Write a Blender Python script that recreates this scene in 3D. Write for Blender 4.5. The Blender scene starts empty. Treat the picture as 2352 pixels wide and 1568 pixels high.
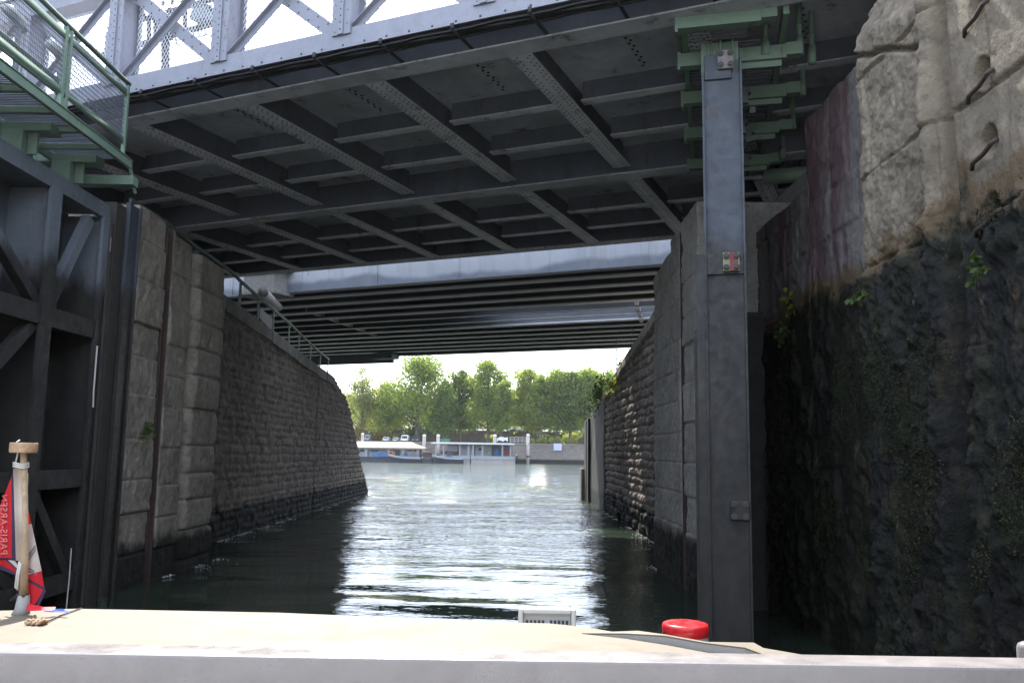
import bpy, bmesh, math, random
import numpy as np
from mathutils import Vector, Matrix
random.seed(7); RNG = np.random.default_rng(7)
S = bpy.context.scene
COL = S.collection
R_ = math.radians
# ------------------------------------------------------------------ camera
F_PX, PITCH, ROLL, EYE = 1950.0, R_(7.45), 0.015, 2.0      # focal length in pixels of a 2352 px wide frame
_c, _s = math.cos(ROLL), math.sin(ROLL)
_R = Vector((1, 0, 0)); _F = Vector((0, math.cos(PITCH), math.sin(PITCH))); _U = Vector((0, -math.sin(PITCH), math.cos(PITCH)))
_r = _c*_R + _s*_U; _u = -_s*_R + _c*_U
cam_d = bpy.data.cameras.new('camera'); cam = bpy.data.objects.new('camera', cam_d); COL.objects.link(cam)
cam_d.sensor_width = 36; cam_d.lens = F_PX/2352*36; cam_d.clip_start = .05; cam_d.clip_end = 4000
mw = Matrix((( _r.x, _u.x, -_F.x, 0), (_r.y, _u.y, -_F.y, 0), (_r.z, _u.z, -_F.z, EYE), (0, 0, 0, 1)))
cam.matrix_world = mw
S.camera = cam
# ------------------------------------------------------------------ sky, sun, exposure
SUN_EL, SUN_AZ = R_(50), R_(-11)                              # azimuth from +Y towards +X
w = bpy.data.worlds.new('World'); S.world = w; w.use_nodes = True
nt = w.node_tree; nt.nodes.clear()
out = nt.nodes.new('ShaderNodeOutputWorld'); bg = nt.nodes.new('ShaderNodeBackground')
sky = nt.nodes.new('ShaderNodeTexSky'); sky.sky_type = 'NISHITA'; sky.sun_disc = False
sky.sun_elevation = SUN_EL; sky.sun_rotation = SUN_AZ; sky.air_density = 1.0; sky.dust_density = 1.5; sky.ozone_density = 1.0
tc = nt.nodes.new('ShaderNodeTexCoord'); mp = nt.nodes.new('ShaderNodeMapping'); mp.inputs['Scale'].default_value = (1.6, 1.6, 4.0)
nz = nt.nodes.new('ShaderNodeTexNoise'); nz.inputs['Scale'].default_value = 1.7; nz.inputs['Detail'].default_value = 7; nz.inputs['Roughness'].default_value = .6
rp = nt.nodes.new('ShaderNodeValToRGB'); rp.color_ramp.elements[0].position = .36; rp.color_ramp.elements[1].position = .60
mx = nt.nodes.new('ShaderNodeMix'); mx.data_type = 'RGBA'; mx.inputs[7].default_value = (6.9, 7.7, 9.2, 1)
nt.links.new(tc.outputs['Generated'], mp.inputs['Vector']); nt.links.new(mp.outputs[0], nz.inputs['Vector'])
nt.links.new(nz.outputs['Fac'], rp.inputs[0]); nt.links.new(rp.outputs[0], mx.inputs[0]); nt.links.new(sky.outputs[0], mx.inputs[6])
nt.links.new(mx.outputs[2], bg.inputs[0]); bg.inputs[1].default_value = .11
nt.links.new(bg.outputs[0], out.inputs[0])
sun_d = bpy.data.lights.new('sun', 'SUN'); sun = bpy.data.objects.new('sun', sun_d); COL.objects.link(sun)
sun_d.energy = 2.6; sun_d.angle = R_(.5); sun_d.color = (1, .95, .86)
sd = Vector((math.sin(SUN_AZ)*math.cos(SUN_EL), math.cos(SUN_AZ)*math.cos(SUN_EL), math.sin(SUN_EL)))
sun.rotation_euler = sd.to_track_quat('Z', 'Y').to_euler(); sun.location = (0, 0, 60)
S.view_settings.view_transform = 'Standard'; S.view_settings.look = 'None'; S.view_settings.gamma = 1
S.view_settings.exposure = 2.05
S.cycles.max_bounces = 10; S.cycles.diffuse_bounces = 5; S.cycles.glossy_bounces = 4; S.cycles.sample_clamp_indirect = 6
S.cycles.caustics_reflective = True; S.cycles.blur_glossy = 1.5; S.cycles.caustics_refractive = False
# ------------------------------------------------------------------ helpers
def ray(u, v):
    return _F + _r*((u-1176)/F_PX) + _u*((784-v)/F_PX)
def aty(u, v, Y):
    d = ray(u, v); return Vector((0, 0, EYE)) + d*(Y/d.y)
def atx(u, v, X):
    d = ray(u, v); return Vector((0, 0, EYE)) + d*(X/d.x)
def atz(u, v, Z):
    d = ray(u, v); return Vector((0, 0, EYE)) + d*((Z-EYE)/d.z)
BA = Vector((.9152, -.4030, 0)); BE = Vector((.4030, .9152, 0))   # along the bridges / across them
def bp(t, s, z):
    return BA*t + BE*s + Vector((0, 0, z))
def ats(u, v, s):
    d = ray(u, v); return Vector((0, 0, EYE)) + d*(s/d.dot(BE))

def hashn(i, j, seed):
    h = (i.astype(np.int64)*374761393 + j.astype(np.int64)*668265263 + seed*1442695041) & 0xffffffff
    h = ((h ^ (h >> 13))*1274126177) & 0xffffffff
    return ((h ^ (h >> 16)) & 0xffff)/65535.0
def vnoise(x, y, seed=0):
    xi = np.floor(x); yi = np.floor(y); fx = x-xi; fy = y-yi
    fx = fx*fx*fx*(fx*(fx*6-15)+10); fy = fy*fy*fy*(fy*(fy*6-15)+10)
    a = hashn(xi, yi, seed); b = hashn(xi+1, yi, seed); c = hashn(xi, yi+1, seed); d = hashn(xi+1, yi+1, seed)
    return (a*(1-fx)+b*fx)*(1-fy)+(c*(1-fx)+d*fx)*fy
def fbm(x, y, octv=4, seed=0):
    r = 0; amp = .5; f = 1.0
    for k in range(octv):
        r = r + amp*(vnoise(x*f, y*f, seed+k*17)-.5); amp *= .5; f *= 2.03
    return r

class MB:
    def __init__(s): s.v = []; s.f = []; s.m = []
    def add(s, vs, fs, m=0):
        o = len(s.v); s.v += [tuple(p) for p in vs]; s.f += [tuple(i+o for i in f) for f in fs]; s.m += [m]*len(fs)
    def hexa(s, p, m=0):     # p: 8 points, bottom ring then top ring
        s.add(p, [(3,2,1,0), (4,5,6,7), (0,1,5,4), (1,2,6,5), (2,3,7,6), (3,0,4,7)], m)
    def box(s, a, b, m=0):
        x0, y0, z0 = a; x1, y1, z1 = b
        x0, x1 = min(x0,x1), max(x0,x1); y0, y1 = min(y0,y1), max(y0,y1); z0, z1 = min(z0,z1), max(z0,z1)
        s.hexa([(x0,y0,z0),(x1,y0,z0),(x1,y1,z0),(x0,y1,z0),(x0,y0,z1),(x1,y0,z1),(x1,y1,z1),(x0,y1,z1)], m)
    def obox(s, c, ax, ay, az, m=0):   # centre and three half vectors
        c = Vector(c); ax = Vector(ax); ay = Vector(ay); az = Vector(az)
        s.hexa([c-ax-ay-az, c+ax-ay-az, c+ax+ay-az, c-ax+ay-az, c-ax-ay+az, c+ax-ay+az, c+ax+ay+az, c-ax+ay+az], m)
    def bar(s, p0, p1, w_, h_, up=(0,0,1), m=0):
        p0 = Vector(p0); p1 = Vector(p1); d = p1-p0; L = d.length; d = d/L; up = Vector(up)
        side = d.cross(up)
        if side.length < 1e-4: side = d.cross(Vector((1,0,0)))
        side.normalize(); up = side.cross(d).normalized()
        s.obox((p0+p1)/2, d*L/2, side*w_/2, up*h_/2, m)
    def bbox(s, t0, t1, s0, s1, z0, z1, m=0):  # box in bridge axes
        s.obox(bp((t0+t1)/2, (s0+s1)/2, (z0+z1)/2), BA*abs(t1-t0)/2, BE*abs(s1-s0)/2, (0,0,abs(z1-z0)/2), m)
    def ibeam(s, p0, p1, w_, h_, up=(0,0,1), tf=.02, tw=.016, m=0):
        p0 = Vector(p0); p1 = Vector(p1); d = (p1-p0).normalized(); up = Vector(up); side = d.cross(up).normalized(); up = side.cross(d).normalized()
        for k in (1, -1): s.bar(p0+up*k*(h_/2-tf/2), p1+up*k*(h_/2-tf/2), w_, tf, up, m)
        s.bar(p0, p1, tw, h_-2*tf, up, m)
    def tube(s, pts, r, n=8, m=0, cap=True):
        pts = [Vector(p) for p in pts]; rr = r if isinstance(r, (list, tuple)) else [r]*len(pts)
        vs = []; prev = None
        for i, p in enumerate(pts):
            d = (pts[min(i+1, len(pts)-1)] - pts[max(i-1, 0)]).normalized()
            a = d.cross(Vector((0,0,1)) if abs(d.z) < .95 else Vector((1,0,0))).normalized() if prev is None else (prev - d*prev.dot(d)).normalized()
            b = d.cross(a); prev = a
            for k in range(n):
                t = 2*math.pi*k/n; vs.append(p + (a*math.cos(t)+b*math.sin(t))*rr[i])
        fs = [(i*n+k, i*n+(k+1) % n, (i+1)*n+(k+1) % n, (i+1)*n+k) for i in range(len(pts)-1) for k in range(n)]
        if cap: fs += [tuple(range(n))[::-1], tuple((len(pts)-1)*n+k for k in range(n))]
        s.add(vs, fs, m)
    def dome(s, p, nrm, r, n=6, m=0, h=.6):
        p = Vector(p); nrm = Vector(nrm).normalized(); a = nrm.orthogonal().normalized(); b = nrm.cross(a)
        vs = []
        for (q, z) in ((1, 0), (.75, h*.7)):
            for k in range(n):
                t = 2*math.pi*k/n; vs.append(p + (a*math.cos(t)+b*math.sin(t))*r*q + nrm*r*z)
        vs.append(p + nrm*r*h)
        fs = [(k, (k+1) % n, n+(k+1) % n, n+k) for k in range(n)] + [(n+k, n+(k+1) % n, 2*n) for k in range(n)]
        s.add(vs, fs, m)
    def prism(s, poly, ext, m=0):
        ext = Vector(ext); n = len(poly); vs = [Vector(p) for p in poly] + [Vector(p)+ext for p in poly]
        s.add(vs, [tuple(range(n))[::-1], tuple(range(n, 2*n))] + [(k, (k+1) % n, n+(k+1) % n, n+k) for k in range(n)], m)
    def lathe(s, c, prof, n=24, m=0):
        c = Vector(c); vs = []
        for (r, z) in prof:
            for k in range(n):
                t = 2*math.pi*k/n; vs.append(c+Vector((r*math.cos(t), r*math.sin(t), z)))
        fs = [(i*n+k, i*n+(k+1) % n, (i+1)*n+(k+1) % n, (i+1)*n+k) for i in range(len(prof)-1) for k in range(n)]
        fs += [tuple(range(n))[::-1], tuple((len(prof)-1)*n+k for k in range(n))]
        s.add(vs, fs, m)
    def build(s, name, mats, parent=None, smooth=False, bevel=0, fix=True):
        me = bpy.data.meshes.new(name)
        off = parent['_o'] if parent is not None else (0, 0, 0)
        vs = [(x-off[0], y-off[1], z-off[2]) for x, y, z in s.v]
        me.from_pydata(vs, [], s.f)
        if not isinstance(mats, (list, tuple)): mats = [mats]
        for mt in mats: me.materials.append(mt)
        if len(mats) > 1: me.polygons.foreach_set('material_index', s.m)
        if fix:
            bm = bmesh.new(); bm.from_mesh(me); bmesh.ops.recalc_face_normals(bm, faces=bm.faces); bm.to_mesh(me); bm.free()
        return link(name, me, parent, smooth, bevel)
def link(name, me, parent=None, smooth=False, bevel=0):
    o = bpy.data.objects.new(name, me); COL.objects.link(o)
    if smooth: me.polygons.foreach_set('use_smooth', [True]*len(me.polygons))
    if bevel:
        b = o.modifiers.new('bevel', 'BEVEL'); b.width = bevel; b.segments = 2; b.limit_method = 'ANGLE'
    if parent is not None:
        o.parent = parent; o['_o'] = parent['_o']
    else: o['_o'] = (0.0, 0.0, 0.0)
    return o
def thing(name, label, cat, loc=(0,0,0), group=None):
    o = bpy.data.objects.new(name, None); COL.objects.link(o); o.location = loc; o.empty_display_size = .2
    o['_o'] = tuple(float(c) for c in loc); o['label'] = label; o['category'] = cat
    if group: o['group'] = group
    return o
def tag(o, label, cat, group=None):
    o['label'] = label; o['category'] = cat
    if group: o['group'] = group
    return o
def struct(o):
    o['kind'] = 'structure'; return o
def relabel(o, label):
    o['label'] = label; return o
def dup(root, loc, label=None, rz=None):
    c = root.copy(); COL.objects.link(c); c.location = loc
    if rz is not None: c.rotation_euler = (0, 0, rz)
    if label: c['label'] = label
    for ch in root.children:
        k = ch.copy(); COL.objects.link(k); k.parent = c
        for g in ch.children:
            q = g.copy(); COL.objects.link(q); q.parent = k
    return c
# ------------------------------------------------------------------ materials
def newmat(name):
    m = bpy.data.materials.new(name); m.use_nodes = True; n = m.node_tree; b = n.nodes['Principled BSDF']; return m, n, b
def nd(n, t, **kw):
    x = n.nodes.new(t)
    for k, v in kw.items():
        if k in x.inputs: x.inputs[k].default_value = v
        else: setattr(x, k, v)
    return x
def noise(n, scale, det=5, rough=.6, stretch=(1,1,1), src=None):
    t = src or nd(n, 'ShaderNodeNewGeometry').outputs['Position']
    mp = nd(n, 'ShaderNodeMapping'); mp.inputs['Scale'].default_value = stretch
    n.links.new(t, mp.inputs['Vector'])
    x = nd(n, 'ShaderNodeTexNoise', Scale=scale, Detail=det, Roughness=rough); n.links.new(mp.outputs[0], x.inputs['Vector'])
    return x.outputs['Fac']
def ramp(n, fac, stops):
    r = nd(n, 'ShaderNodeValToRGB'); e = r.color_ramp.elements
    while len(e) < len(stops): e.new(.5)
    for k, (p, c) in enumerate(stops):
        e[k].position = p; e[k].color = (c, c, c, 1) if isinstance(c, (int, float)) else (*c, 1)
    n.links.new(fac, r.inputs[0]); return r.outputs[0]
def mix(n, fac, a, b, mode='MIX'):
    m = nd(n, 'ShaderNodeMix', data_type='RGBA', blend_type=mode)
    for k, x in ((0, fac), (6, a), (7, b)):
        if isinstance(x, (int, float)): m.inputs[k].default_value = x
        elif isinstance(x, tuple): m.inputs[k].default_value = (*x, 1)
        else: n.links.new(x, m.inputs[k])
    return m.outputs[2]
def math_(n, op, a, b=None, clamp=False):
    m = nd(n, 'ShaderNodeMath', operation=op, use_clamp=clamp)
    for k, x in ((0, a), (1, b)):
        if x is None: continue
        if isinstance(x, (int, float)): m.inputs[k].default_value = x
        else: n.links.new(x, m.inputs[k])
    return m.outputs[0]
def bump(n, b, h, strength=.4, dist=.02):
    x = nd(n, 'ShaderNodeBump', Strength=strength, Distance=dist); n.links.new(h, x.inputs['Height']); n.links.new(x.outputs[0], b.inputs['Normal'])
def zpos(n):
    g = nd(n, 'ShaderNodeNewGeometry'); q = nd(n, 'ShaderNodeSeparateXYZ'); n.links.new(g.outputs['Position'], q.inputs[0]); return q.outputs[2]
def step(n, val, lo, hi):   # 1 below lo, 0 above hi
    m = nd(n, 'ShaderNodeMapRange', interpolation_type='SMOOTHSTEP'); m.inputs[1].default_value = lo; m.inputs[2].default_value = hi
    m.inputs[3].default_value = 1; m.inputs[4].default_value = 0; n.links.new(val, m.inputs[0]); return m.outputs[0]

def paint(name, col, col2=None, rough=.5, dirt=.5, rust=0.0, rustcol=(.10,.045,.025), sc=1.5, wet=None, metal=0, spec=.5):
    m, n, b = newmat(name)
    col2 = col2 or tuple(c*.6 for c in col)
    f = ramp(n, noise(n, sc, 6, .65, (1, 1, .45)), [(.35, 0), (.7, 1)])
    c = mix(n, math_(n, 'MULTIPLY', f, dirt), col, col2)
    f2 = ramp(n, noise(n, sc*9, 4, .7), [(.45, 0), (.75, 1)])
    c = mix(n, math_(n, 'MULTIPLY', f2, dirt*.45), c, tuple(x*.5 for x in col))
    if rust:
        fr = ramp(n, noise(n, sc*2.2, 7, .75, (1, 1, .35)), [(.62-rust*.2, 0), (.72-rust*.1, 1)])
        c = mix(n, fr, c, rustcol)
    if wet:
        z = math_(n, 'ADD', zpos(n), math_(n, 'MULTIPLY', noise(n, 1.6, 5, .7, (1, 1, .3)), -1.1))
        fw = step(n, z, wet[0]-.55, wet[0]-.15)
        wc = mix(n, ramp(n, noise(n, 3.5, 6, .7, (1, 1, .4)), [(.4, 0), (.65, 1)]), wet[1], wet[2])
        c = mix(n, fw, c, wc)
    n.links.new(c, b.inputs['Base Color']); b.inputs['Metallic'].default_value = metal; b.inputs['Specular IOR Level'].default_value = spec
    r = ramp(n, noise(n, sc*5, 4, .6), [(.3, rough-.1), (.7, min(1, rough+.18))]); n.links.new(r, b.inputs['Roughness'])
    bump(n, b, noise(n, 30, 5, .6), .12, .01)
    return m
def stone(name, cols, bumpd=.03, sc=1.2, wet=None, wet_cols=((.010,.0095,.0095), (.016,.021,.009), (.055,.041,.023)), streak=None, moss=None, rough=.85, fine=14, dark_low=None):
    m, n, b = newmat(name)
    c = ramp(n, noise(n, sc, 7, .65), [(.3, cols[0]), (.5, cols[1]), (.7, cols[2])])
    c = mix(n, ramp(n, noise(n, fine, 5, .7), [(.5, 0), (.78, .75)]), c, tuple(x*.42 for x in cols[0]))
    c = mix(n, ramp(n, noise(n, fine*.55, 4, .6), [(.5, 0), (.8, .5)]), c, tuple(min(1, x*1.35) for x in cols[2]))
    if streak:
        fs = ramp(n, noise(n, 2.2, 5, .6, (1, 1, .10)), [(.44, 0), (.60, .95)])
        c = mix(n, fs, c, streak[0])
        fs = ramp(n, noise(n, 3.4, 4, .6, (1.2, 1.2, .12)), [(.52, 0), (.68, .85)])
        c = mix(n, fs, c, streak[1])
    if moss:
        fm = ramp(n, noise(n, 1.7, 6, .7), [(.55, 0), (.66, moss[1])]); c = mix(n, fm, c, moss[0])
    hgt = math_(n, 'ADD', math_(n, 'MULTIPLY', noise(n, 6, 8, .7), 1.0), math_(n, 'MULTIPLY', noise(n, 38, 5, .65), .35))
    if wet:
        z = math_(n, 'ADD', zpos(n), math_(n, 'MULTIPLY', math_(n, 'SUBTRACT', noise(n, 1.1, 6, .75, (1, 1, .55)), .5), -1.7))
        fw = step(n, z, wet-.22, wet+.16)
        wc = mix(n, ramp(n, noise(n, 2.3, 7, .75, (1, 1, .5)), [(.44, 0), (.60, 1)]), wet_cols[0], wet_cols[1])
        wc = mix(n, ramp(n, noise(n, 3.3, 7, .8, (1.1, 1.1, .45)), [(.52, 0), (.66, .9)]), wc, wet_cols[2])
        wc = mix(n, ramp(n, noise(n, 5.2, 5, .8, (1.1, 1.1, .6)), [(.63, 0), (.68, .8)]), wc, tuple(x*2.6 for x in wet_cols[2]))
        edge = math_(n, 'MULTIPLY', math_(n, 'MULTIPLY', fw, math_(n, 'SUBTRACT', 1.0, fw)), 3.2, True)
        c = mix(n, fw, c, wc); c = mix(n, edge, c, (.13, .085, .04))
        r = mix(n, fw, (rough,)*3, (.55,)*3); n.links.new(r, b.inputs['Roughness'])
        hgt = math_(n, 'ADD', hgt, math_(n, 'MULTIPLY', fw, noise(n, 16, 6, .8)))
    else: b.inputs['Roughness'].default_value = rough
    if dark_low:
        z = math_(n, 'ADD', zpos(n), math_(n, 'MULTIPLY', noise(n, 2.5, 5, .7), -.5))
        c = mix(n, step(n, z, dark_low-.3, dark_low-.05), c, (.018, .017, .014))
    n.links.new(c, b.inputs['Base Color']); bump(n, b, hgt, .9, bumpd); b.inputs['Specular IOR Level'].default_value = .35
    return m
def plain(name, col, rough=.5, metal=0, var=.25, sc=8, spec=.5):
    m, n, b = newmat(name)
    c = mix(n, ramp(n, noise(n, sc, 5, .65, src=nd(n, 'ShaderNodeTexCoord').outputs['Object']), [(.35, 0), (.7, 1)]), col, tuple(x*(1-var) for x in col))
    n.links.new(c, b.inputs['Base Color']); b.inputs['Roughness'].default_value = rough; b.inputs['Metallic'].default_value = metal
    b.inputs['Specular IOR Level'].default_value = spec
    return m
def leafmat(name, c0, c1, trans=.45):
    m, n, b = newmat(name)
    f = noise(n, .35, 5, .7, src=nd(n, 'ShaderNodeTexCoord').outputs['Object'])
    gi = nd(n, 'ShaderNodeNewGeometry').outputs['Random Per Island']
    c = mix(n, ramp(n, math_(n, 'ADD', math_(n, 'MULTIPLY', f, .6), math_(n, 'MULTIPLY', gi, .4)), [(.3, 0), (.7, 1)]), c0, c1)
    n.links.new(c, b.inputs['Base Color']); b.inputs['Roughness'].default_value = .55; b.inputs['Specular IOR Level'].default_value = .3
    t = nd(n, 'ShaderNodeBsdfTranslucent'); n.links.new(mix(n, 1.0, c, (1.25, 1.25, .55), 'MULTIPLY'), t.inputs[0])
    ms = nd(n, 'ShaderNodeMixShader'); ms.inputs[0].default_value = trans
    n.links.new(b.outputs[0], ms.inputs[1]); n.links.new(t.outputs[0], ms.inputs[2]); n.links.new(ms.outputs[0], n.nodes['Material Output'].inputs[0])
    return m

M = {}
M['steel'] = paint('lit_bridge_steel_paint', (.78,.80,.84), (.52,.54,.58), .5, .9, .26)  # flange tone lightened to stand in for light off the water
M['steel_dark'] = paint('shaded_bridge_web_paint', (.15,.165,.20), (.09,.10,.12), .55, .9, .22)  # same steel darkened to stand in for shade on the webs
M['soffit'] = paint('deck_soffit_paint', (.66,.68,.72), (.34,.355,.39), .6, .95, .24, sc=.9)
M['rivet'] = plain('rusty_rivet_heads', (.07,.06,.06), .6)
M['lav'] = paint('lavender_grey_truss_paint', (.265,.268,.315), (.18,.186,.222), .45, .6, .06)
M['cable'] = plain('black_cable_rubber', (.02,.02,.022), .6)
M['white_gird'] = None
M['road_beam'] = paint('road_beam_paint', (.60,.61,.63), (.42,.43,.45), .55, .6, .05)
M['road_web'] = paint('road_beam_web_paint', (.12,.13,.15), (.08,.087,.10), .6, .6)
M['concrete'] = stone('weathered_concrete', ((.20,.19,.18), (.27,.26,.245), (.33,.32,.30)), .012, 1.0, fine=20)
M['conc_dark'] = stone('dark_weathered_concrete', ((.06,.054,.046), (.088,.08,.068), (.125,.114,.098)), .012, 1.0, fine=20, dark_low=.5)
M['green'] = paint('pale_green_gate_paint', (.17,.245,.18), (.115,.17,.125), .5, .55, .07)
M['gate'] = paint('lock_gate_steel', (.17,.19,.215), (.11,.125,.145), .55, .8, .25, wet=(3.9, (.016,.015,.015), (.035,.032,.028)))
M['gate_plate'] = paint('lock_gate_plate', (.12,.13,.145), (.08,.088,.096), .6, .9, .25, wet=(3.7, (.018,.017,.016), (.055,.05,.042)))
M['post'] = paint('grey_post_steel', (.068,.078,.098), (.042,.048,.06), .5, .9, .34, (.06,.035,.022), sc=2.2, wet=(4.0, (.018,.0165,.015), (.036,.03,.025)))
M['pier'] = stone('lock_pier_stone', ((.21,.18,.145), (.295,.255,.207), (.38,.333,.275)), .02, 1.4, moss=((.10,.10,.05), .5), dark_low=.55)
M['pier_lit'] = stone('lit_pier_stone', ((.26,.238,.21), (.345,.32,.285), (.43,.40,.36)), .02, 1.4, moss=((.13,.125,.08), .4), dark_low=.75)  # pier stone lightened to stand in for stronger light on the right
M['brick'] = stone('dark_rubble_masonry', ((.135,.108,.088), (.195,.157,.128), (.275,.226,.186)), .03, 3.2, dark_low=.6, fine=9)
M['rubble_pale'] = stone('rough_rubble_masonry', ((.15,.125,.107), (.23,.195,.168), (.33,.285,.245)), .04, 3.0, moss=((.07,.08,.03), .4), dark_low=.6, fine=9)
M['rock'] = stone('pale_lock_stone', ((.155,.126,.093), (.23,.188,.137), (.32,.263,.19)), .03, .9, wet=3.75, fine=10)
M['recess'] = stone('stained_recess_stone', ((.14,.122,.116), (.19,.172,.16), (.25,.228,.21)), .025, 1.0, wet=3.85, streak=((.11,.065,.068), (.19,.175,.175)), fine=12)
M['coping'] = stone('coping_stone', ((.15,.14,.125), (.215,.20,.18), (.28,.265,.24)), .015, 1.8)
M['rust'] = paint('rusted_slot_steel', (.075,.045,.04), (.04,.028,.026), .7, .8, .3)
M['timber'] = paint('old_dark_timber', (.055,.047,.04), (.03,.027,.024), .8, .8)
M['cream'] = paint('cream_deck_paint', (.165,.136,.096), (.14,.113,.078), .55, .5, 0, sc=1.4)
M['white'] = paint('white_gloss_paint', (.235,.212,.203), (.205,.184,.175), .32, .35, 0, sc=4)
M['hull_white'] = paint('white_hull_paint', (.78,.78,.77), (.70,.70,.69), .4, .4, 0)
M['deckgrey'] = paint('coaming_shade_foot_grey', (.33,.325,.30), (.27,.265,.245), .5, .5)  # shade of the bulwark's inner face put into grey; also the staff foot
M['red'] = paint('glossy_red_paint', (.62,.018,.022), (.48,.012,.018), .22, .4, sc=9)
M['wood'] = stone('weathered_staff_wood', ((.30,.20,.12), (.42,.31,.20), (.52,.41,.29)), .002, 9, fine=60, rough=.65)
M['wood_end'] = stone('bare_wood_disc', ((.30,.17,.09), (.42,.27,.16), (.52,.36,.23)), .003, 20, fine=70, rough=.7)
M['plastic'] = plain('aged_white_plastic', (.58,.56,.52), .4, var=.12)
M['glass_grey'] = plain('ribbed_lamp_glass', (.42,.44,.44), .25, var=.15)
M['hinge_red'] = paint('red_primer_plate', (.20,.035,.028), (.12,.022,.02), .5, .6)
M['yellow'] = paint('pale_yellow_plate', (.27,.26,.12), (.18,.17,.08), .5, .6)
M['plate_white'] = paint('scuffed_white_plate', (.26,.255,.245), (.16,.11,.10), .5, .8, .25, (.16,.06,.045), sc=9)

def white_girder_mat():
    m, n, b = newmat('stained_white_girder_paint')
    c = mix(n, ramp(n, noise(n, 1.0, 6, .65), [(.35, 0), (.7, .7)]), (.43,.45,.48), (.34,.355,.385))
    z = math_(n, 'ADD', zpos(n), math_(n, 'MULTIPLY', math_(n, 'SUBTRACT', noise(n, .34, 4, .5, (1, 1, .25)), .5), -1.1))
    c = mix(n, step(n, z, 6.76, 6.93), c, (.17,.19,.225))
    c = mix(n, ramp(n, noise(n, 7, 5, .7), [(.66, 0), (.72, .8)]), c, (.2,.2,.2))
    c = mix(n, ramp(n, noise(n, 2.6, 5, .65, (1, 1, .08)), [(.5, 0), (.68, .55)]), c, (.25,.255,.27))
    c = mix(n, ramp(n, noise(n, 3.2, 6, .75, (1, 1, .3)), [(.62, 0), (.68, .7)]), c, (.22,.16,.12))
    n.links.new(c, b.inputs['Base Color']); b.inputs['Roughness'].default_value = .55; return m
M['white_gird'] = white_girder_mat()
# ------------------------------------------------------------------ relief surfaces
def relief(name, mat, parent, P, N, thick, closed=True):
    """P: (rows, cols, 3) displaced front surface; N: unit vector pointing outwards; a closed slab of the given thickness."""
    r, c, _ = P.shape
    back = P[::1].copy() - np.array(N)*thick
    off = np.array(parent['_o']) if parent is not None else np.zeros(3)
    # border ring of the back only
    idx = np.arange(r*c).reshape(r, c)
    q = np.stack([idx[:-1, :-1], idx[:-1, 1:], idx[1:, 1:], idx[1:, :-1]], -1).reshape(-1, 4)
    bi = np.concatenate([idx[0, :], idx[1:, -1], idx[-1, -2::-1], idx[-2:0:-1, 0]])
    n0 = r*c; ring = np.arange(n0, n0+len(bi))
    V = np.concatenate([P.reshape(-1, 3), back.reshape(-1, 3)[bi]])-off
    nx = np.roll(np.arange(len(bi)), -1)
    side = np.stack([bi[nx], bi, ring, ring[nx]], -1)
    faces = q.tolist()+side.tolist()
    if closed: faces.append(ring[::-1].tolist())
    me = bpy.data.meshes.new(name); me.from_pydata(V.tolist(), [], faces); me.materials.append(mat)
    bm = bmesh.new(); bm.from_mesh(me); bmesh.ops.recalc_face_normals(bm, faces=bm.faces); bm.to_mesh(me); bm.free()
    o = link(name, me, parent)
    sm = np.ones(len(me.polygons), bool); sm[len(q):] = False; me.polygons.foreach_set('use_smooth', sm)
    return o
def joints(a, z, courses, blen, jw, seed=0, wob=.02, shift=True):
    """depth (0..1) of the masonry joints at run a, height z; block id noise"""
    zz = z + wob*fbm(a*1.5, z*1.5, 3, seed+5)*2
    aa = a + wob*fbm(a*1.7+9, z*1.7, 3, seed+6)*2
    k = np.searchsorted(courses, zz.ravel()).reshape(zz.shape)
    cs = np.concatenate([[courses[0]-1], courses, [courses[-1]+1]])
    dz = np.minimum(np.abs(zz-cs[k]), np.abs(cs[k+1]-zz))
    off = hashn(k, k*0+3, seed)*blen
    jb = np.floor((aa+off)/blen); fr = (aa+off)/blen-jb
    jit = (hashn(jb, k, seed+2)-.5)*.35
    # a moved joint inside each block cell
    d0 = np.minimum(np.abs(fr-(0.5+jit)), 1)*blen
    d = np.minimum(dz, d0)
    side = fr > .5+jit
    bid = hashn(jb*2+side, k, seed+3)
    return np.exp(-(d/jw)**2), bid, np.exp(-(dz/jw)**2)
def courses(z0, z1, h, jit=.15, seed=1):
    rr = np.random.default_rng(seed); z = [z0]
    while z[-1] < z1: z.append(z[-1]+h*(1+jit*(rr.random()*2-1)))
    return np.array(z)

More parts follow.
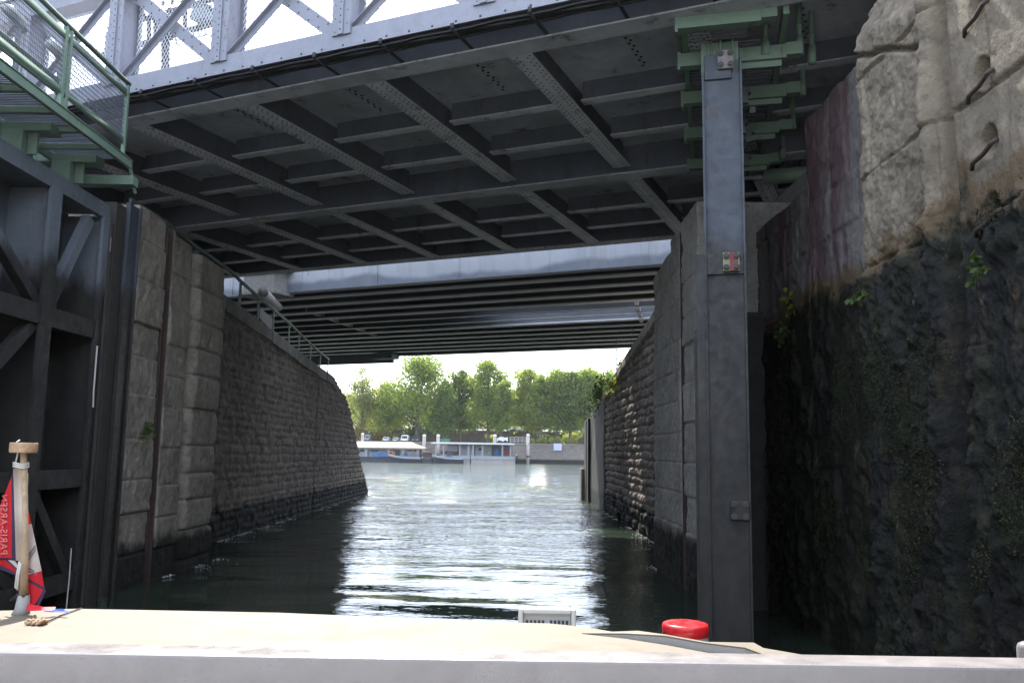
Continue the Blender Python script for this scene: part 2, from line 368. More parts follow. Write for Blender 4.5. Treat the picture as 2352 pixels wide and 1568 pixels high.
# ================================================================== WATER
def build_water():
    Y = [-40, -20, -8, -2, 2, 5, 7.5]
    y = 8.2
    while y < 75: Y.append(y); y += .045*(y/9)**1.35
    while y < 400: Y.append(y); y *= 1.06
    Y += [600, 1200, 2600]; Y = np.array(Y)
    xs = np.arange(-7.4, 4.2, .085)
    far = np.array([10, 20, 40, 90, 200, 600, 2600.])
    mid = np.array([4.6, 5.5, 7])
    X = np.concatenate([-far[::-1]-7, [-9, -8], xs, mid, far+4]); 
    XX, YY = np.meshgrid(X, Y); Z = np.zeros_like(XX)
    rr = np.random.default_rng(11)
    fade = 1/(1+(YY/38)**2)
    for k in range(46):                      # long-crested chop running down the channel
        L = 10**rr.uniform(math.log10(.38), math.log10(3.6)); ang = rr.normal(0, .30)+ (math.pi if rr.random() < .4 else 0)
        kx = math.sin(ang)*2*math.pi/L; ky = math.cos(ang)*2*math.pi/L
        slope = .0085*(2.2 if L > .9 else .22)
        amp = slope*L/(2*math.pi)
        vis = 1/(1+(.045*(np.maximum(YY, 8)/9)**1.35*5/L)**4)
        grp = .35+1.3*vnoise(XX*.22+k*7.1, YY*.16+k*3.3, k)
        Z += amp*np.sin(kx*XX+ky*YY+rr.uniform(0, 6.28)+1.3*fbm(XX*.3, YY*.3, 2, k))*vis*grp
    Z *= .42+.73*np.clip((YY-10)/22, 0, 1.2)
    Z[(YY < 8.1) | (YY > 90)] = 0
    r, c = XX.shape; idx = np.arange(r*c).reshape(r, c)
    q = np.stack([idx[:-1, :-1], idx[:-1, 1:], idx[1:, 1:], idx[1:, :-1]], -1).reshape(-1, 4)
    me = bpy.data.meshes.new('water'); me.from_pydata(np.stack([XX, YY, Z], -1).reshape(-1, 3).tolist(), [], q.tolist())
    m, n, b = newmat('river_water')
    b.inputs['Base Color'].default_value = (.030, .044, .030, 1); b.inputs['Roughness'].default_value = .02; b.inputs['IOR'].default_value = 1.33
    b.inputs['Specular IOR Level'].default_value = .36
    h1 = noise(n, 1.3, 3, .5, (1.0, 2.2, 1)); h2 = noise(n, 6.0, 2, .5, (.8, 1.9, 1)); h3 = noise(n, .28, 3, .5, (.7, 1.8, 1))
    h = math_(n, 'ADD', math_(n, 'MULTIPLY', h1, .5), math_(n, 'ADD', math_(n, 'MULTIPLY', h2, .14), math_(n, 'MULTIPLY', h3, .35)))
    g_ = nd(n, 'ShaderNodeNewGeometry'); q_ = nd(n, 'ShaderNodeSeparateXYZ'); n.links.new(g_.outputs['Position'], q_.inputs[0])
    mr = nd(n, 'ShaderNodeMapRange'); mr.inputs[1].default_value = 14; mr.inputs[2].default_value = 60; mr.inputs[3].default_value = .018; mr.inputs[4].default_value = .65
    n.links.new(q_.outputs[1], mr.inputs[0])
    x = nd(n, 'ShaderNodeBump', Strength=1.0); n.links.new(h, x.inputs['Height']); n.links.new(mr.outputs[0], x.inputs['Distance']); n.links.new(x.outputs[0], b.inputs['Normal'])
    me.materials.append(m)
    o = link('water', me, None, True); struct(o)
build_water()

# ================================================================== GROUND either side of the lock and across the river
M['gravel'] = stone('quay_ground', ((.16,.15,.13), (.22,.205,.18), (.27,.25,.22)), .01, 2)
M['ground_far'] = stone('riverside_ground', ((.14,.13,.09), (.20,.185,.13), (.25,.23,.17)), .01, .4)
def prof_ground(name, prof, x0, x1):
    mb = MB(); n = len(prof)
    vs = [(x0, y, z) for y, z in prof]+[(x1, y, z) for y, z in prof]
    base = [(x0, prof[0][0], -2), (x0, prof[-1][0], -2), (x1, prof[0][0], -2), (x1, prof[-1][0], -2)]
    mb.add(vs+base, [(k, k+1, n+k+1, n+k) for k in range(n-1)]+[tuple(range(n))[::-1]+(2*n, 2*n+1), tuple(range(n, 2*n))+(2*n+3, 2*n+2), (0, n, 2*n+2, 2*n), (n-1, 2*n+1, 2*n+3, 2*n-1)])
    return struct(mb.build(name, M['gravel']))
prof_ground('ground', [(-40, 5.2), (15.6, 5.0), (19, 4.9), (25, 4.6), (29, 4.3), (31, 3.9), (33, 3.2), (35, 2.2), (37, 0.9), (38, -.5)], -120, -6.9)
prof_ground('ground', [(-40, 5.55), (9.4, 5.55), (9.5, 5.0), (20, 4.8), (25, 4.5), (29, 4.1), (35.5, 3.5), (37, 3.3)], 4.35, 120)

# ================================================================== METRO BRIDGE
mbr = thing('truss_bridge', 'grey riveted steel truss bridge crossing over the lock in front', 'bridge', tuple(bp(0, 13, 6.6)))
T0, T1 = -34, 16
def rivet_row(mb, t0, t1, pts, pitch, r=.013, m=1):
    pass
def flange_rivets(mb, p0, p1, nrm, offs, pitch, r=.016, m=1):
    p0 = Vector(p0); p1 = Vector(p1); d = p1-p0; L = d.length; d.normalize(); side = d.cross(Vector(nrm)).normalized()
    k = 0
    while k*pitch < L:
        for j, o in enumerate(offs): mb.dome(p0+d*(k*pitch+(pitch/2 if j % 2 else 0))+side*o, nrm, r, 6, m)
        k += 1
# main girders along the bridge
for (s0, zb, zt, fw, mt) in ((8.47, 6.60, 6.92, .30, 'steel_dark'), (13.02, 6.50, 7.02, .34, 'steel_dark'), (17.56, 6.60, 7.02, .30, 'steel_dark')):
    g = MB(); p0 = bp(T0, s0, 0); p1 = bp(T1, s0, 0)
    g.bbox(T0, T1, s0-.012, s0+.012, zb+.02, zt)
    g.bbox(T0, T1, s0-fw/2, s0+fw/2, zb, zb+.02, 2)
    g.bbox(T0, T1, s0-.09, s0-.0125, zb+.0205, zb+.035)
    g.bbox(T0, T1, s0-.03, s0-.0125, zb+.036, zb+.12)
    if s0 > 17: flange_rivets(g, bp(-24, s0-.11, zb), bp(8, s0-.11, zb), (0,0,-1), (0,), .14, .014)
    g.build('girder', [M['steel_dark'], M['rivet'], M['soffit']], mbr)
# floor beams across the bridge
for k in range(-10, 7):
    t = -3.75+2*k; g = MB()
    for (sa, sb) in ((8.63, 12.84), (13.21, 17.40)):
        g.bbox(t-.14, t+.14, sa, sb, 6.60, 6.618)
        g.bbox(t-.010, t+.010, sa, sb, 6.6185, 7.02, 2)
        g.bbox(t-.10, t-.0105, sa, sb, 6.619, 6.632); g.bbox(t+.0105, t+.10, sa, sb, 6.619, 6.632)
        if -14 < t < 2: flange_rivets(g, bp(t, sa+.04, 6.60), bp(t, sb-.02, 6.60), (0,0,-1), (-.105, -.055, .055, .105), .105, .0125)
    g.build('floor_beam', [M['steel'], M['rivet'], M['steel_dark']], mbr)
# stringers between the floor beams
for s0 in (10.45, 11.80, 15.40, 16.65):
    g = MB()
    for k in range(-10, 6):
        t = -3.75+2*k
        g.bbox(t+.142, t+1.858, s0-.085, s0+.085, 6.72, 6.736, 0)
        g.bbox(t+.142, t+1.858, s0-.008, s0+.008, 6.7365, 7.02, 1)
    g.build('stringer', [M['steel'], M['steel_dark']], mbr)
g = MB(); g.bbox(T0, T1, 8.1, 17.9, 7.022, 7.08)
for k in range(-10, 6):        # splice straps with their bolts in the middle of each bay
    t = -2.75+2*k
    for (sa, sb) in ((8.75, 10.25), (13.2, 14.3)):
        g.bbox(t-.005, t+.005, sa, sb, 7.004, 7.0219)
        if -14 < t < 3: flange_rivets(g, bp(t, sa, 7.021), bp(t, sb, 7.021), (0,0,-1), (-.07, -.03), .16, .024)
g.build('deck_plate', [M['soffit'], M['rivet']], mbr)
g = MB(); g.bbox(T0, T1, 8.32, 8.45, 6.93, 6.95); g.bbox(T0, T1, 8.2, 8.46, 6.955, 7.14); g.build('deck_edge', M['lav'], mbr)
# near and far trusses
def truss(s0, near):
    o = MB()
    o.bbox(T0, T1, s0-.16, s0-.14, 6.70, 6.94)
    o.bbox(T0, T1, s0-.139, s0+.12, 6.90, 6.92); o.bbox(T0, T1, s0+.10, s0+.12, 6.70, 6.8999)
    if near:
        flange_rivets(o, bp(-12, s0-.16, 6.735), bp(0, s0-.16, 6.735), -BE, (0,), .30, .016)
    tr = o.build('truss', [M['lav'], M['rivet']], mbr)
    c = MB(); c.bbox(T0, T1, s0-.16, s0+.14, 8.23, 8.26); c.bbox(T0, T1, s0-.16, s0-.14, 8.2605, 8.55); c.bbox(T0, T1, s0+.12, s0+.14, 8.2605, 8.55); c.bbox(T0, T1, s0-.18, s0+.16, 8.551, 8.58)
    c.build('top_chord', M['lav'], tr)
    for k in range(-12, 12):
        t = -5.72+1.87*k
        if not (-34 < t < 15): continue
        v = MB()
        v.bbox(t-.13, t+.13, s0-.185, s0-.162, 6.86, 8.23); v.bbox(t-.035, t+.035, s0-.205, s0-.1855, 6.86, 8.23)
        v.bbox(t-.012, t+.012, s0-.1615, s0+.16, 6.925, 8.225); v.bbox(t-.10, t+.10, s0+.1605, s0+.18, 6.93, 8.225)
        if near and -13 < t < 0: flange_rivets(v, bp(t, s0-.2055, 6.92), bp(t, s0-.2055, 8.2), -BE, (0,), .085, .011); flange_rivets(v, bp(t, s0-.185, 6.90), bp(t, s0-.185, 8.2), -BE, (-.085, .085), .17, .009)
        v.build('truss_post', [M['lav'], M['rivet']], tr)
        if t+1.87 > 15: continue
        d = MB(); a0 = bp(t+.14, s0-.10, 6.93); a1 = bp(t+1.73, s0-.10, 8.22)
        dirv = (a1-a0).normalized(); nrm = BE
        d.bar(a0, a1, .085, .012, nrm); q = dirv.cross(nrm)*.0425
        d.bar(a0+q-nrm*.035, a1+q-nrm*.035, .010, .058, nrm)
        d.build('diagonal', M['lav'], tr)
        d = MB(); a0 = bp(t+.14, s0-.03, 8.22); a1 = bp(t+1.73, s0-.03, 6.93)
        d.bar(a0, a1, .165, .012, nrm)
        if near and -13 < t < 0: flange_rivets(d, a0-nrm*.006, a1-nrm*.006, -nrm, (-.05, .05), .20, .013)
        d.build('diagonal', [M['lav'], M['rivet']], tr)
truss(8.02, True); truss(17.85, False)
# wire mesh screen behind the near truss
g = MB(); s0 = 8.10
for k in range(-5, 4):
    ta = -5.72+1.87*k+.14; tb = ta+1.59; za, zb = 6.93, 8.22; pit = .058
    for sg in (1, -1):
        j = -int((zb-za)/pit)-1
        while ta+j*pit*1.0 < tb+(zb-za):
            # line t = t0 + sg*.6*(z-za)
            t0_ = ta+j*pit; pts = []
            sl = .62*sg
            zlo, zhi = za, zb
            f = lambda z: t0_+sl*(z-za)
            # clip on t
            for bound in (ta, tb):
                zc = za+(bound-t0_)/sl
                if (sl > 0) == (bound == ta): zlo = max(zlo, zc)
                else: zhi = min(zhi, zc)
            if zhi-zlo > .03: g.tube([bp(f(zlo), s0, zlo), bp(f(zhi), s0, zhi)], .0055, 3, cap=False)
            j += 1
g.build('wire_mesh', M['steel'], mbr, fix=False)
# cables clipped under the near truss
g = MB(); rr = random.Random(3)
for q in range(4):
    pts = []
    for k in range(110):
        t = -13+k*.16; sag = .018*abs(math.sin((t+q*.31)*math.pi/.93))
        pts.append(bp(t, 7.90+.045*q+.01*rr.random(), 6.672-.012*(q % 2)-sag))
    g.tube(pts, .016+.004*(q % 2), 6)
for k in range(0, 14):
    t = -12.6+.93*k
    g.bbox(t-.02, t+.02, 7.84, 8.45, 6.628, 6.640); g.bbox(t-.02, t+.02, 7.82, 7.84, 6.628, 6.70)
g.build('cable_run', M['cable'], mbr, True)
# overhead track equipment on the deck
gy = thing('switchgear_frame', 'dark frame of bars, boxes and hanging cable loops behind the truss mesh', 'track equipment', tuple(ats(380, 178, 9.6)))
g = MB()
def pl(a, b, wd, s_=9.6, mb=None): mb = mb or g; mb.bar(ats(*a, s_), ats(*b, s_), wd, wd, BE)
pl((235, 128), (560, 34), .07); pl((250, 68), (560, -22), .06)
pl((380, 84), (380, 184), .09); pl((342, 40), (342, 100), .05); pl((356, 38), (356, 96), .04); pl((392, 20), (392, 92), .06); pl((425, 10), (425, 76), .05); pl((520, -40), (520, 40), .06); pl((270, 60), (270, 230), .07)
g.build('frame', M['cable'], gy)
b_ = MB()
c0 = ats(467, 37, 9.6); b_.obox(c0, BA*.13, BE*.12, (0,0,.10)); b_.obox(c0+Vector((0,0,.12)), BA*.15, BE*.14, (0,0,.012))
b_.build('control_box', M['gate'], gy, bevel=.008)
b_ = MB(); c0 = ats(258, 112, 9.6); b_.obox(c0, BA*.07, BE*.1, (0,0,.26)); b_.build('control_box', M['gate'], gy, bevel=.008)
b_ = MB(); c0 = ats(372, 58, 9.7); b_.obox(c0, BA*.10, BE*.08, (0,0,.16)); b_.build('control_box', M['gate'], gy, bevel=.008)
for (u_, v_, du, dv) in ((396, 88, 9, 22), (411, 85, 9, 20), (452, 70, 10, 16), (464, 68, 10, 17), (482, 62, 14, 20), (350, 100, 8, 12), (505, 52, 12, 14)):
    b_ = MB(); b_.tube([ats(u_+du*math.cos(a), v_+dv*abs(math.sin(a)), 9.55) for a in [math.pi*k/10 for k in range(11)]], .008, 5); b_.build('cable', M['cable'], gy, True)
rr = random.Random(5)
for k in range(16):
    u0 = rr.uniform(225, 520); v0 = (128-(u0-235)*.29)-rr.uniform(-4, 60); u1 = u0+rr.uniform(-25, 45); v1 = v0-rr.uniform(-10, 28)
    b_ = MB(); b_.tube([ats(u0+(u1-u0)*q, v0+(v1-v0)*q+18*q*(1-q), 9.6+.1*(k % 3)) for q in (0, .25, .5, .75, 1)], .006+.004*(k % 2), 4); b_.build('cable', M['cable'], gy, True)
for k in range(9):
    p = ats(330+k*22, 42+rr.uniform(-25, 25)-k*5, 9.55); b_ = MB(); b_.lathe(p, [(.012, -.05), (.03, -.03), (.012, -.01), (.03, .01), (.012, .03), (.01, .06)], 8); b_.build('insulator', M['cable'], gy, True)

# ================================================================== ROAD BRIDGE
rb = thing('road_bridge', 'low road bridge of many parallel beams behind the truss bridge', 'bridge', tuple(bp(0, 27, 6.6)))
g = MB(); g.bbox(-40, 36, 19.98, 20.02, 6.62, 10.2); g.bbox(-40, 36, 19.88, 20.18, 6.58, 6.6195)  # web raised beyond the seen part to block sun from pier and water
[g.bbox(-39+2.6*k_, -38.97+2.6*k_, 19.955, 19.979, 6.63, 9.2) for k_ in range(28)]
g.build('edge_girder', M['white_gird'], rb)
BEAMS = [21.0+1.2*k for k in range(12)]
for s0 in BEAMS:
    if abs(s0-27.0) < .1 or abs(s0-25.8) < .1:          # beams cut shallow so sun passes the open slot between the two decks
        g = MB(); g.bbox(-40, 36, s0-.10, s0+.10, 6.60, 6.615, 0); g.bbox(-40, 36, s0-.008, s0+.008, 6.6155, 6.80, 1); g.build('shallow_beam', [M['road_beam'], M['road_web']], rb); continue
    g = MB(); g.bbox(-40, 36, s0-.17, s0+.17, 6.60, 6.63, 0); g.bbox(-40, 36, s0-.012, s0+.012, 6.6305, 7.42, 1); g.bbox(-40, 36, s0-.10, s0-.0125, 6.631, 6.655, 0)
    g.build('beam', [M['road_beam'], M['road_web']], rb)
g = MB(); g.bbox(-40, 36, 20.025, 25.3, 7.421, 7.7); g.bbox(-40, 36, 28.02, 35.0, 7.421, 7.7); g.bbox(-40, -12.5, 25.301, 28.019, 7.43, 7.69); g.build('slab', M['concrete'], rb)
g = MB(); g.bbox(-40, 36, 35.0, 35.2, 6.56, 8.9); g.bbox(-40, -21.6, 34.85, 34.99, 6.20, 6.9); g.bbox(-40, 36, 35.201, 35.35, 6.55, 6.62); g.build('edge_girder', M['road_web'], rb)
for (p, q) in (((706, 712), (862, 768)), ((1462, 694), (1475, 742))):
    g = MB(); a = atz(*p, 6.72); b = atz(*q, 6.72); g.bar(a, b, .13, .12); g.build('cross_brace', M['road_beam'], rb)
g = MB(); p = bp(-21.6, 34.2, 6.42); g.obox(p, BA*.55, BE*.35, (0,0,.12)); g.build('drain_box', M['road_web'], rb, bevel=.02)
# abutments
for (x0, x1, lab) in ((-30, -11.5, 'dark concrete abutment under the bridges behind the railed left bank'), (8.5, 30, 'concrete abutment under the bridges behind the right lock wall')):
    g = MB(); 
    xa = x1 if x0 < 0 else x0
    g.hexa([(x0, 11, 4), (x1, 11 if x0 < 0 else 8, 4), (x1, 36, 4), (x0, 44, 4), (x0, 11, 6.48), (x1, 11 if x0 < 0 else 8, 6.48), (x1, 36, 6.48), (x0, 44, 6.48)])
    tag(g.build('abutment', M['concrete']), lab, 'abutment')

# ================================================================== LEFT LOCK WALL
# stone pier with stop-log slot
def quoin_column(mb_list, x, y0, y1, z1, h, rnd, seed, tilt=0):
    pass
def pier(label, blocks, x, zt, depth, seed, name='stone_pier', face=1, mat='pier', slot=None):
    """blocks: list of (y0, y1, projection, course height, roundness); one relief surface facing +x (face 1) or -x"""
    y0 = blocks[0][0]; y1 = blocks[-1][1]
    ny = int((y1-y0)/.015); nz_ = 330
    yy = np.linspace(y0, y1, ny); 
    th = zt if callable(zt) else (lambda y: zt+0*y)
    A, V = np.meshgrid(yy, np.linspace(0, 1, nz_)); Zt = th(A); Z = -.6+V*(Zt+.6)
    D = np.zeros_like(A)
    for i, (a, b, proj, h, rnd) in enumerate(blocks):
        mk = (A >= a) & (A <= b+1e-6)
        cs = courses(-.7, 7, h, .18, seed+i)
        k = np.searchsorted(cs, Z.ravel()).reshape(Z.shape); cs2 = np.concatenate([cs, [99]])
        lo = cs2[np.maximum(k-1, 0)]; hi = cs2[k]; fz = (Z-lo)/(hi-lo)
        jd = np.exp(-(np.minimum(Z-lo, hi-Z)/.012)**2)
        e = np.minimum(A-a, b-A)
        bulge = 1-np.clip(1-e/rnd, 0, 1)**2 if rnd > 0 else 1
        d = proj-(1-bulge)*min(rnd, .25)*1.0 + (hashn(k, k*0+i, seed)-.5)*.05 - jd*.04*(.3+hashn(k, k*0+9, seed))+(1-2*np.abs(fbm(A*5, Z*5, 4, seed+8))-.75)*.03 + fbm(A*4, Z*4, 4, seed)*.03 + fbm(A*14, Z*14, 3, seed+4)*.012
        if rnd > .1: d += .05*(np.sqrt(np.clip(1-(2*fz-1)**4, 0, 1))-1) 
        D = np.where(mk, d, D)
    P = np.stack([x+face*D, A, Z], -1)
    t = thing(name, label, 'stone pier', (x, (y0+y1)/2, 0))
    relief('masonry', M[mat], t, P, (face, 0, 0), depth)
    return t
XL = -5.37
lp = pier('tall stone pier on the left with dark slot and rounded edge stones', [(11.90, 12.86, 0, .55, .02), (12.86, 13.14, -.32, 3, 0), (13.14, 13.95, 0, .55, .02), (13.95, 14.09, -.10, 3, 0), (14.09, 15.62, .06, .52, .22)], XL, (lambda y: np.where(y < 12.88, 5.46, np.where(y < 13.16, 5.42, np.where(y < 14.0, 5.34, 5.28)))), 1.7, 21)
g = MB(); g.bar((XL-.2, 12.91, -.5), (XL-.2, 12.91, 5.4), .014, .40, (1,0,0)); g.bar((XL-.2, 13.085, -.5), (XL-.2, 13.085, 5.42), .014, .40, (1,0,0)); g.bar((XL-.262, 13.0, -.5), (XL-.262, 13.0, 5.42), .14, .02, (1,0,0))
g.build('slot_liner', M['rust'], lp)
# dark hollow steel quoin post beside the gate
qp = thing('quoin_post', 'dark steel hinge post between the left gate and the stone pier', 'post', (XL-.2, 11.5, 0))
g = MB(); g.box((XL-.30, 11.225, -.5), (XL-.03, 11.50, 5.30)); g.build('post_body', M['timber'], qp)
g = MB(); g.box((XL-.05, 11.53, -.5), (XL, 11.86, 5.38)); g.box((XL-.02, 11.50, -.5), (XL+.03, 11.529, 5.38)); g.box((XL-.0, 11.83, -.5), (XL+.03, 11.862, 5.40)); g.box((XL-.5, 11.53, -.5), (XL-.051, 11.60, 5.3)); g.build('steel_edge', M['post'], qp)
g = MB(); p = atx(254, 562, XL-.05); g.box((p.x, p.y-.02, p.z-.10), (p.x+.015, p.y+.03, p.z+.10)); g.build('marker_plate', M['white'], qp)

# brick side wall of the left bank, curved nose at the river
def top_left(y): return np.interp(y, [15.7, 19.0, 21.8, 24.5, 26.2, 28.7, 30.5, 32.2, 33.8, 35.1, 36.9, 38.4, 39.5, 40.2], [5.38, 5.21, 5.06, 4.88, 4.75, 4.64, 4.5, 4.22, 3.70, 2.85, 1.6, .75, .05, -.6])
lw = thing('masonry_wall', 'long dark masonry wall on the left running to a curved nose in the river', 'wall', (-6.35, 27, 0))
yy = np.concatenate([np.arange(15.76, 30, .06), np.arange(30, 40.2, .045)]); A, V = np.meshgrid(yy, np.linspace(0, 1, 130)); Zt = top_left(A); Z = -.6+V*(Zt+.6)
jd, bid, jz = joints(A, Z, courses(-.7, 6, .185, .25, 5), .42, .016, 31, .03)
cop = np.clip((Z-(Zt-.34))/.03, 0, 1)*(A < 31)
D = (bid-.5)*.05-jd*.05+fbm(A*3, Z*3, 4, 3)*.06+fbm(A*10, Z*10, 3, 7)*.03
D += .10*np.exp(-((A-28.0)/.06)**2)*-1
D = D*(1-cop)+cop*(.05+fbm(A*2, Z*4, 3, 9)*.04-.04*np.exp(-((((A+.4) % 1.3)-.65)/.02)**2))
P = np.stack([-6.28-.0055*(A-18)*1.6+D, A, Z], -1)
relief('masonry', M['brick'], lw, P, (1, 0, 0), 1.2)
# coping stones (own pale faces set proud of the brick)
g = MB()
y = 15.9; rr = random.Random(4)
while y < 30.2:
    L = rr.uniform(1.05, 1.5); y2 = min(y+L, 30.4); za = float(top_left(np.array(y))); zb = float(top_left(np.array(y2)))
    xa = -6.20-.009*(y-18)
    dz = .30+rr.uniform(-.02, .02); px = rr.uniform(-.015, .02)
    g.hexa([(xa-.9, y+.012, za-dz), (xa+px, y+.012, za-dz), (xa+px, y2-.012, zb-dz), (xa-.9, y2-.012, zb-dz), (xa-.9, y+.012, za+.02), (xa+px, y+.012, za+.02), (xa+px, y2-.012, zb+.02), (xa-.9, y2-.012, zb+.02)])
    y = y2
g.build('coping', M['coping'], lw, bevel=.02)
# railing on the coping
rl = thing('handrail', 'green steel handrail with flat posts along the left wall top', 'railing', (-6.35, 20, 5.3))
g = MB()
tops = [(300, 462), (380, 512), (450, 570), (527, 623), (554, 650), (588, 680), (665, 745), (701, 781), (728, 806), (755, 828)]
tp = [atx(u_, v_-3, -6.38) for u_, v_ in tops]
for a, b in zip(tp[:-1], tp[1:]): g.bar(a, b, .05, .06)
g.build('top_rail', M['green'], rl)
for (u_, va, vb) in ((383, 505, 575), (453, 575, 640), (553, 650, 730), (594, 690, 755), (629, 715, 775), (665, 745, 800), (688, 768, 815), (714, 793, 830), (736, 813, 842), (754, 828, 856)):
    g = MB(); a = atx(u_, va, -6.38); b = atx(u_, vb, -6.38); zb = max(b.z-.15, float(top_left(np.array(a.y)))-.05)
    wd = .11 if u_ < 600 else .075
    g.bar((a.x, a.y, zb), (a.x, a.y, a.z), wd, .03, (1,0,0)); g.build('rail_post', M['green'], rl)
# bearing shelf, pale pipe and white board under the white girder
bb = thing('bearing_block', 'pale stained bearing block under the end of the white girder', 'bearing', tuple(atx(612, 645, -7.3)))
g = MB(); p = atx(612, 650, -7.3); g.obox(p, BA*.55, BE*.35, (0,0,.30)); g.obox(p+Vector((0,0,.36)), BA*.75, BE*.5, (0,0,.055)); g.obox(p-Vector((0,0,.36)), BA*.7, BE*.45, (0,0,.055)); g.build('block', M['concrete'], bb, bevel=.02)
g = MB(); p0 = atx(603, 668, -7.0); p1 = atx(640, 706, -6.9); g.tube([p0, p1], .12, 14); g.tube([p0-(p1-p0).normalized()*.02, p0+(p1-p0).normalized()*.15], .124, 14, 1)
tag(g.build('drain_pipe', [M['plastic'], M['coping']], None, True), 'short fat whitish pipe above the left railing', 'pipe')
g = MB(); a = atx(598, 706, -6.9); b = atx(628, 743, -6.9); g.hexa([(a.x-.03, a.y, b.z-.05), (a.x, a.y, b.z-.05), (a.x, b.y, b.z-.25), (a.x-.03, b.y, b.z-.25), (a.x-.03, a.y, a.z), (a.x, a.y, a.z), (a.x, b.y, a.z-.12), (a.x-.03, b.y, a.z-.12)])
tag(g.build('notice_board', M['white'], None, bevel=.01), 'blank white board behind the railing posts under the white girder', 'board')

# recess wall behind the left gate
yy = np.arange(-6, 12.9, .05); A, V = np.meshgrid(yy, np.linspace(0, 1, 110)); Z = -.6+V*5.85
jd, bid, jz = joints(A, Z, courses(-.7, 6, .52, .15, 6), 1.1, .025, 41, .02)
D = (bid-.5)*.05-jd*.05+fbm(A*3, Z*3, 4, 13)*.07
lr = thing('recess_wall', 'dark damp stone wall behind the left lock gate', 'wall', (-6.75, 4, 0))
relief('masonry', M['recess'], lr, np.stack([-6.75+D, A, Z], -1), (1, 0, 0), .8)

# ================================================================== LEFT LOCK GATE
XG = -5.45  # gate and walkway scaled about the camera to a nearer plane, numbers baked in
lg = thing('lock_gate', 'dark steel lock gate with green walkway standing open on the left', 'lock gate', (XG, 8.8, 0))
yE = 11.15; y0G = 4.2
g = MB(); g.box((XG-.58, y0G, -.4), (XG-.56, yE, 5.1)); g.build('skin_plate', M['gate_plate'], lg)
for (z, h_) in ((5.12, .20), (3.51, .23), (1.60, .22), (.33, .22)):
    g = MB(); flange_rivets(g, (XG+.0005, 8.4, z), (XG+.0005, yE, z), (1,0,0), (-h_/2+.03, h_/2-.03), .15, .011, 0); g.box((XG-.075, y0G, z-h_/2), (XG, yE, z+h_/2)); g.box((XG-.558, y0G, z-.02), (XG-.0751, yE, z+.02))
    g.build('gate_beam', M['gate'], lg)
for (y, wd) in ((9.81, .23), (7.65, .23), (5.5, .23), (yE-.09, .16)):
    g = MB(); g.box((XG-.03, y-wd/2, -.4), (XG+.015, y+wd/2, 5.05)); flange_rivets(g, (XG+.0155, y, .2), (XG+.0155, y, 5.0), (1,0,0), (-wd/2+.03, wd/2-.03), .16, .011, 0); g.box((XG-.557, y-.015, -.4), (XG-.0305, y+.015, 5.04)); g.build('gate_post', M['gate'], lg)
for (a, b) in (((10.76, 4.93), (9.95, 3.62)), ((9.72, 3.44), (7.74, 1.73)), ((7.74, 1.5), (9.72, .42)), ((9.92, 1.5), (10.85, .42)), ((7.60, 4.97), (5.60, 3.62)), ((7.56, 3.44), (5.58, 1.73)), ((7.74, 4.97), (9.70, 3.64))):
    g = MB(); p = Vector((XG-.045, *a)); q = Vector((XG-.045, *b)); g.bar(p, q, .135, .02, (1,0,0)); dv = (q-p).normalized().cross(Vector((1,0,0)))*.063; g.bar(p+dv-Vector((.055,0,0)), q+dv-Vector((.055,0,0)), .013, .09, (1,0,0)); g.build('gate_brace', M['gate'], lg)
g = MB(); g.box((XG-.02, yE, -.4), (XG+.045, yE+.05, 4.98)); g.build('seal_strip', M['timber'], lg)
g = MB(); g.tube([(XG+.03, 11.02, 3.30), (XG+.03, 11.02, 2.7), (XG+.035, 11.03, 2.5)], .012, 5); g.build('hook_rod', M['plastic'], lg)
g = MB(); g.tube([(XG+.04, 10.75, .75), (XG+.045, 10.75, .4), (XG+.04, 10.74, -.1)], .008, 5); g.build('chain', M['plastic'], lg)
for (yc) in (9.18, 10.22, 8.0, 6.84):
    g = MB(); g.box((XG-.26, yc-.125, 5.222), (XG-.02, yc+.125, 5.48)); g.box((XG-.55, yc-.09, 5.481), (XG+.27, yc+.145, 5.58)); g.box((XG-.019, yc-.02, 5.23), (XG+.09, yc+.02, 5.4805))
    g.build('pedestal', M['green'], lg, bevel=.008)
XW = -4.88; ZW = 5.58
wk = MB(); wk.box((XW-.05, 4.2, ZW-.07), (XW, 10.47, ZW+.03)); wk.box((XW-.065, 4.2, ZW+.031), (XW+.012, 10.47, ZW+.045)); wk.box((XW-.9, 4.2, ZW-.07), (XW-.8505, 10.45, ZW+.03)); [wk.box((XW-.85, 4.3+.55*k_, ZW-.05), (XW-.051, 4.36+.55*k_, ZW+.02)) for k_ in range(11)]
wk.box((XW-.9, 10.4705, ZW-.27), (XW+.02, 10.63, ZW-.15)); wk.bar((XW-.02, 10.45, ZW-.05), (XW-.02, 10.65, ZW-.33), .03, .05)
wk = wk.build('walkway', M['green'], lg, bevel=.006)
g = MB()
for k_ in range(140): g.box((XW-.84, 4.22+.044*k_, ZW+.021), (XW-.066, 4.243+.044*k_, ZW+.03))
g.build('grating', M['steel_dark'], wk)
RT = ZW+.97
for xx in (XW-.02, XW-.88):
    g = MB(); g.tube([(xx, 4.2, RT), (xx, 10.26, RT)], .029, 8); g.box((xx-.008, 4.2, RT-.18), (xx+.008, 10.24, RT-.09)); g.box((xx-.008, 4.2, ZW+.17), (xx+.008, 10.24, ZW+.25)); g.build('handrail', M['green'], wk, True)
    for y in (4.6, 5.85, 7.25, 8.78, 10.24):
        g = MB(); wd = .07 if y < 10 else .036; g.box((xx-.02, y-wd, ZW+.02), (xx+.021, y-wd+.042, RT-.03))
        if y < 10: g.box((xx-.02, y+wd-.042, ZW+.02), (xx+.021, y+wd, RT-.03))
        g.build('rail_post', M['green'], wk)
g = MB(); xx = XW-.022; zz = ZW+.26
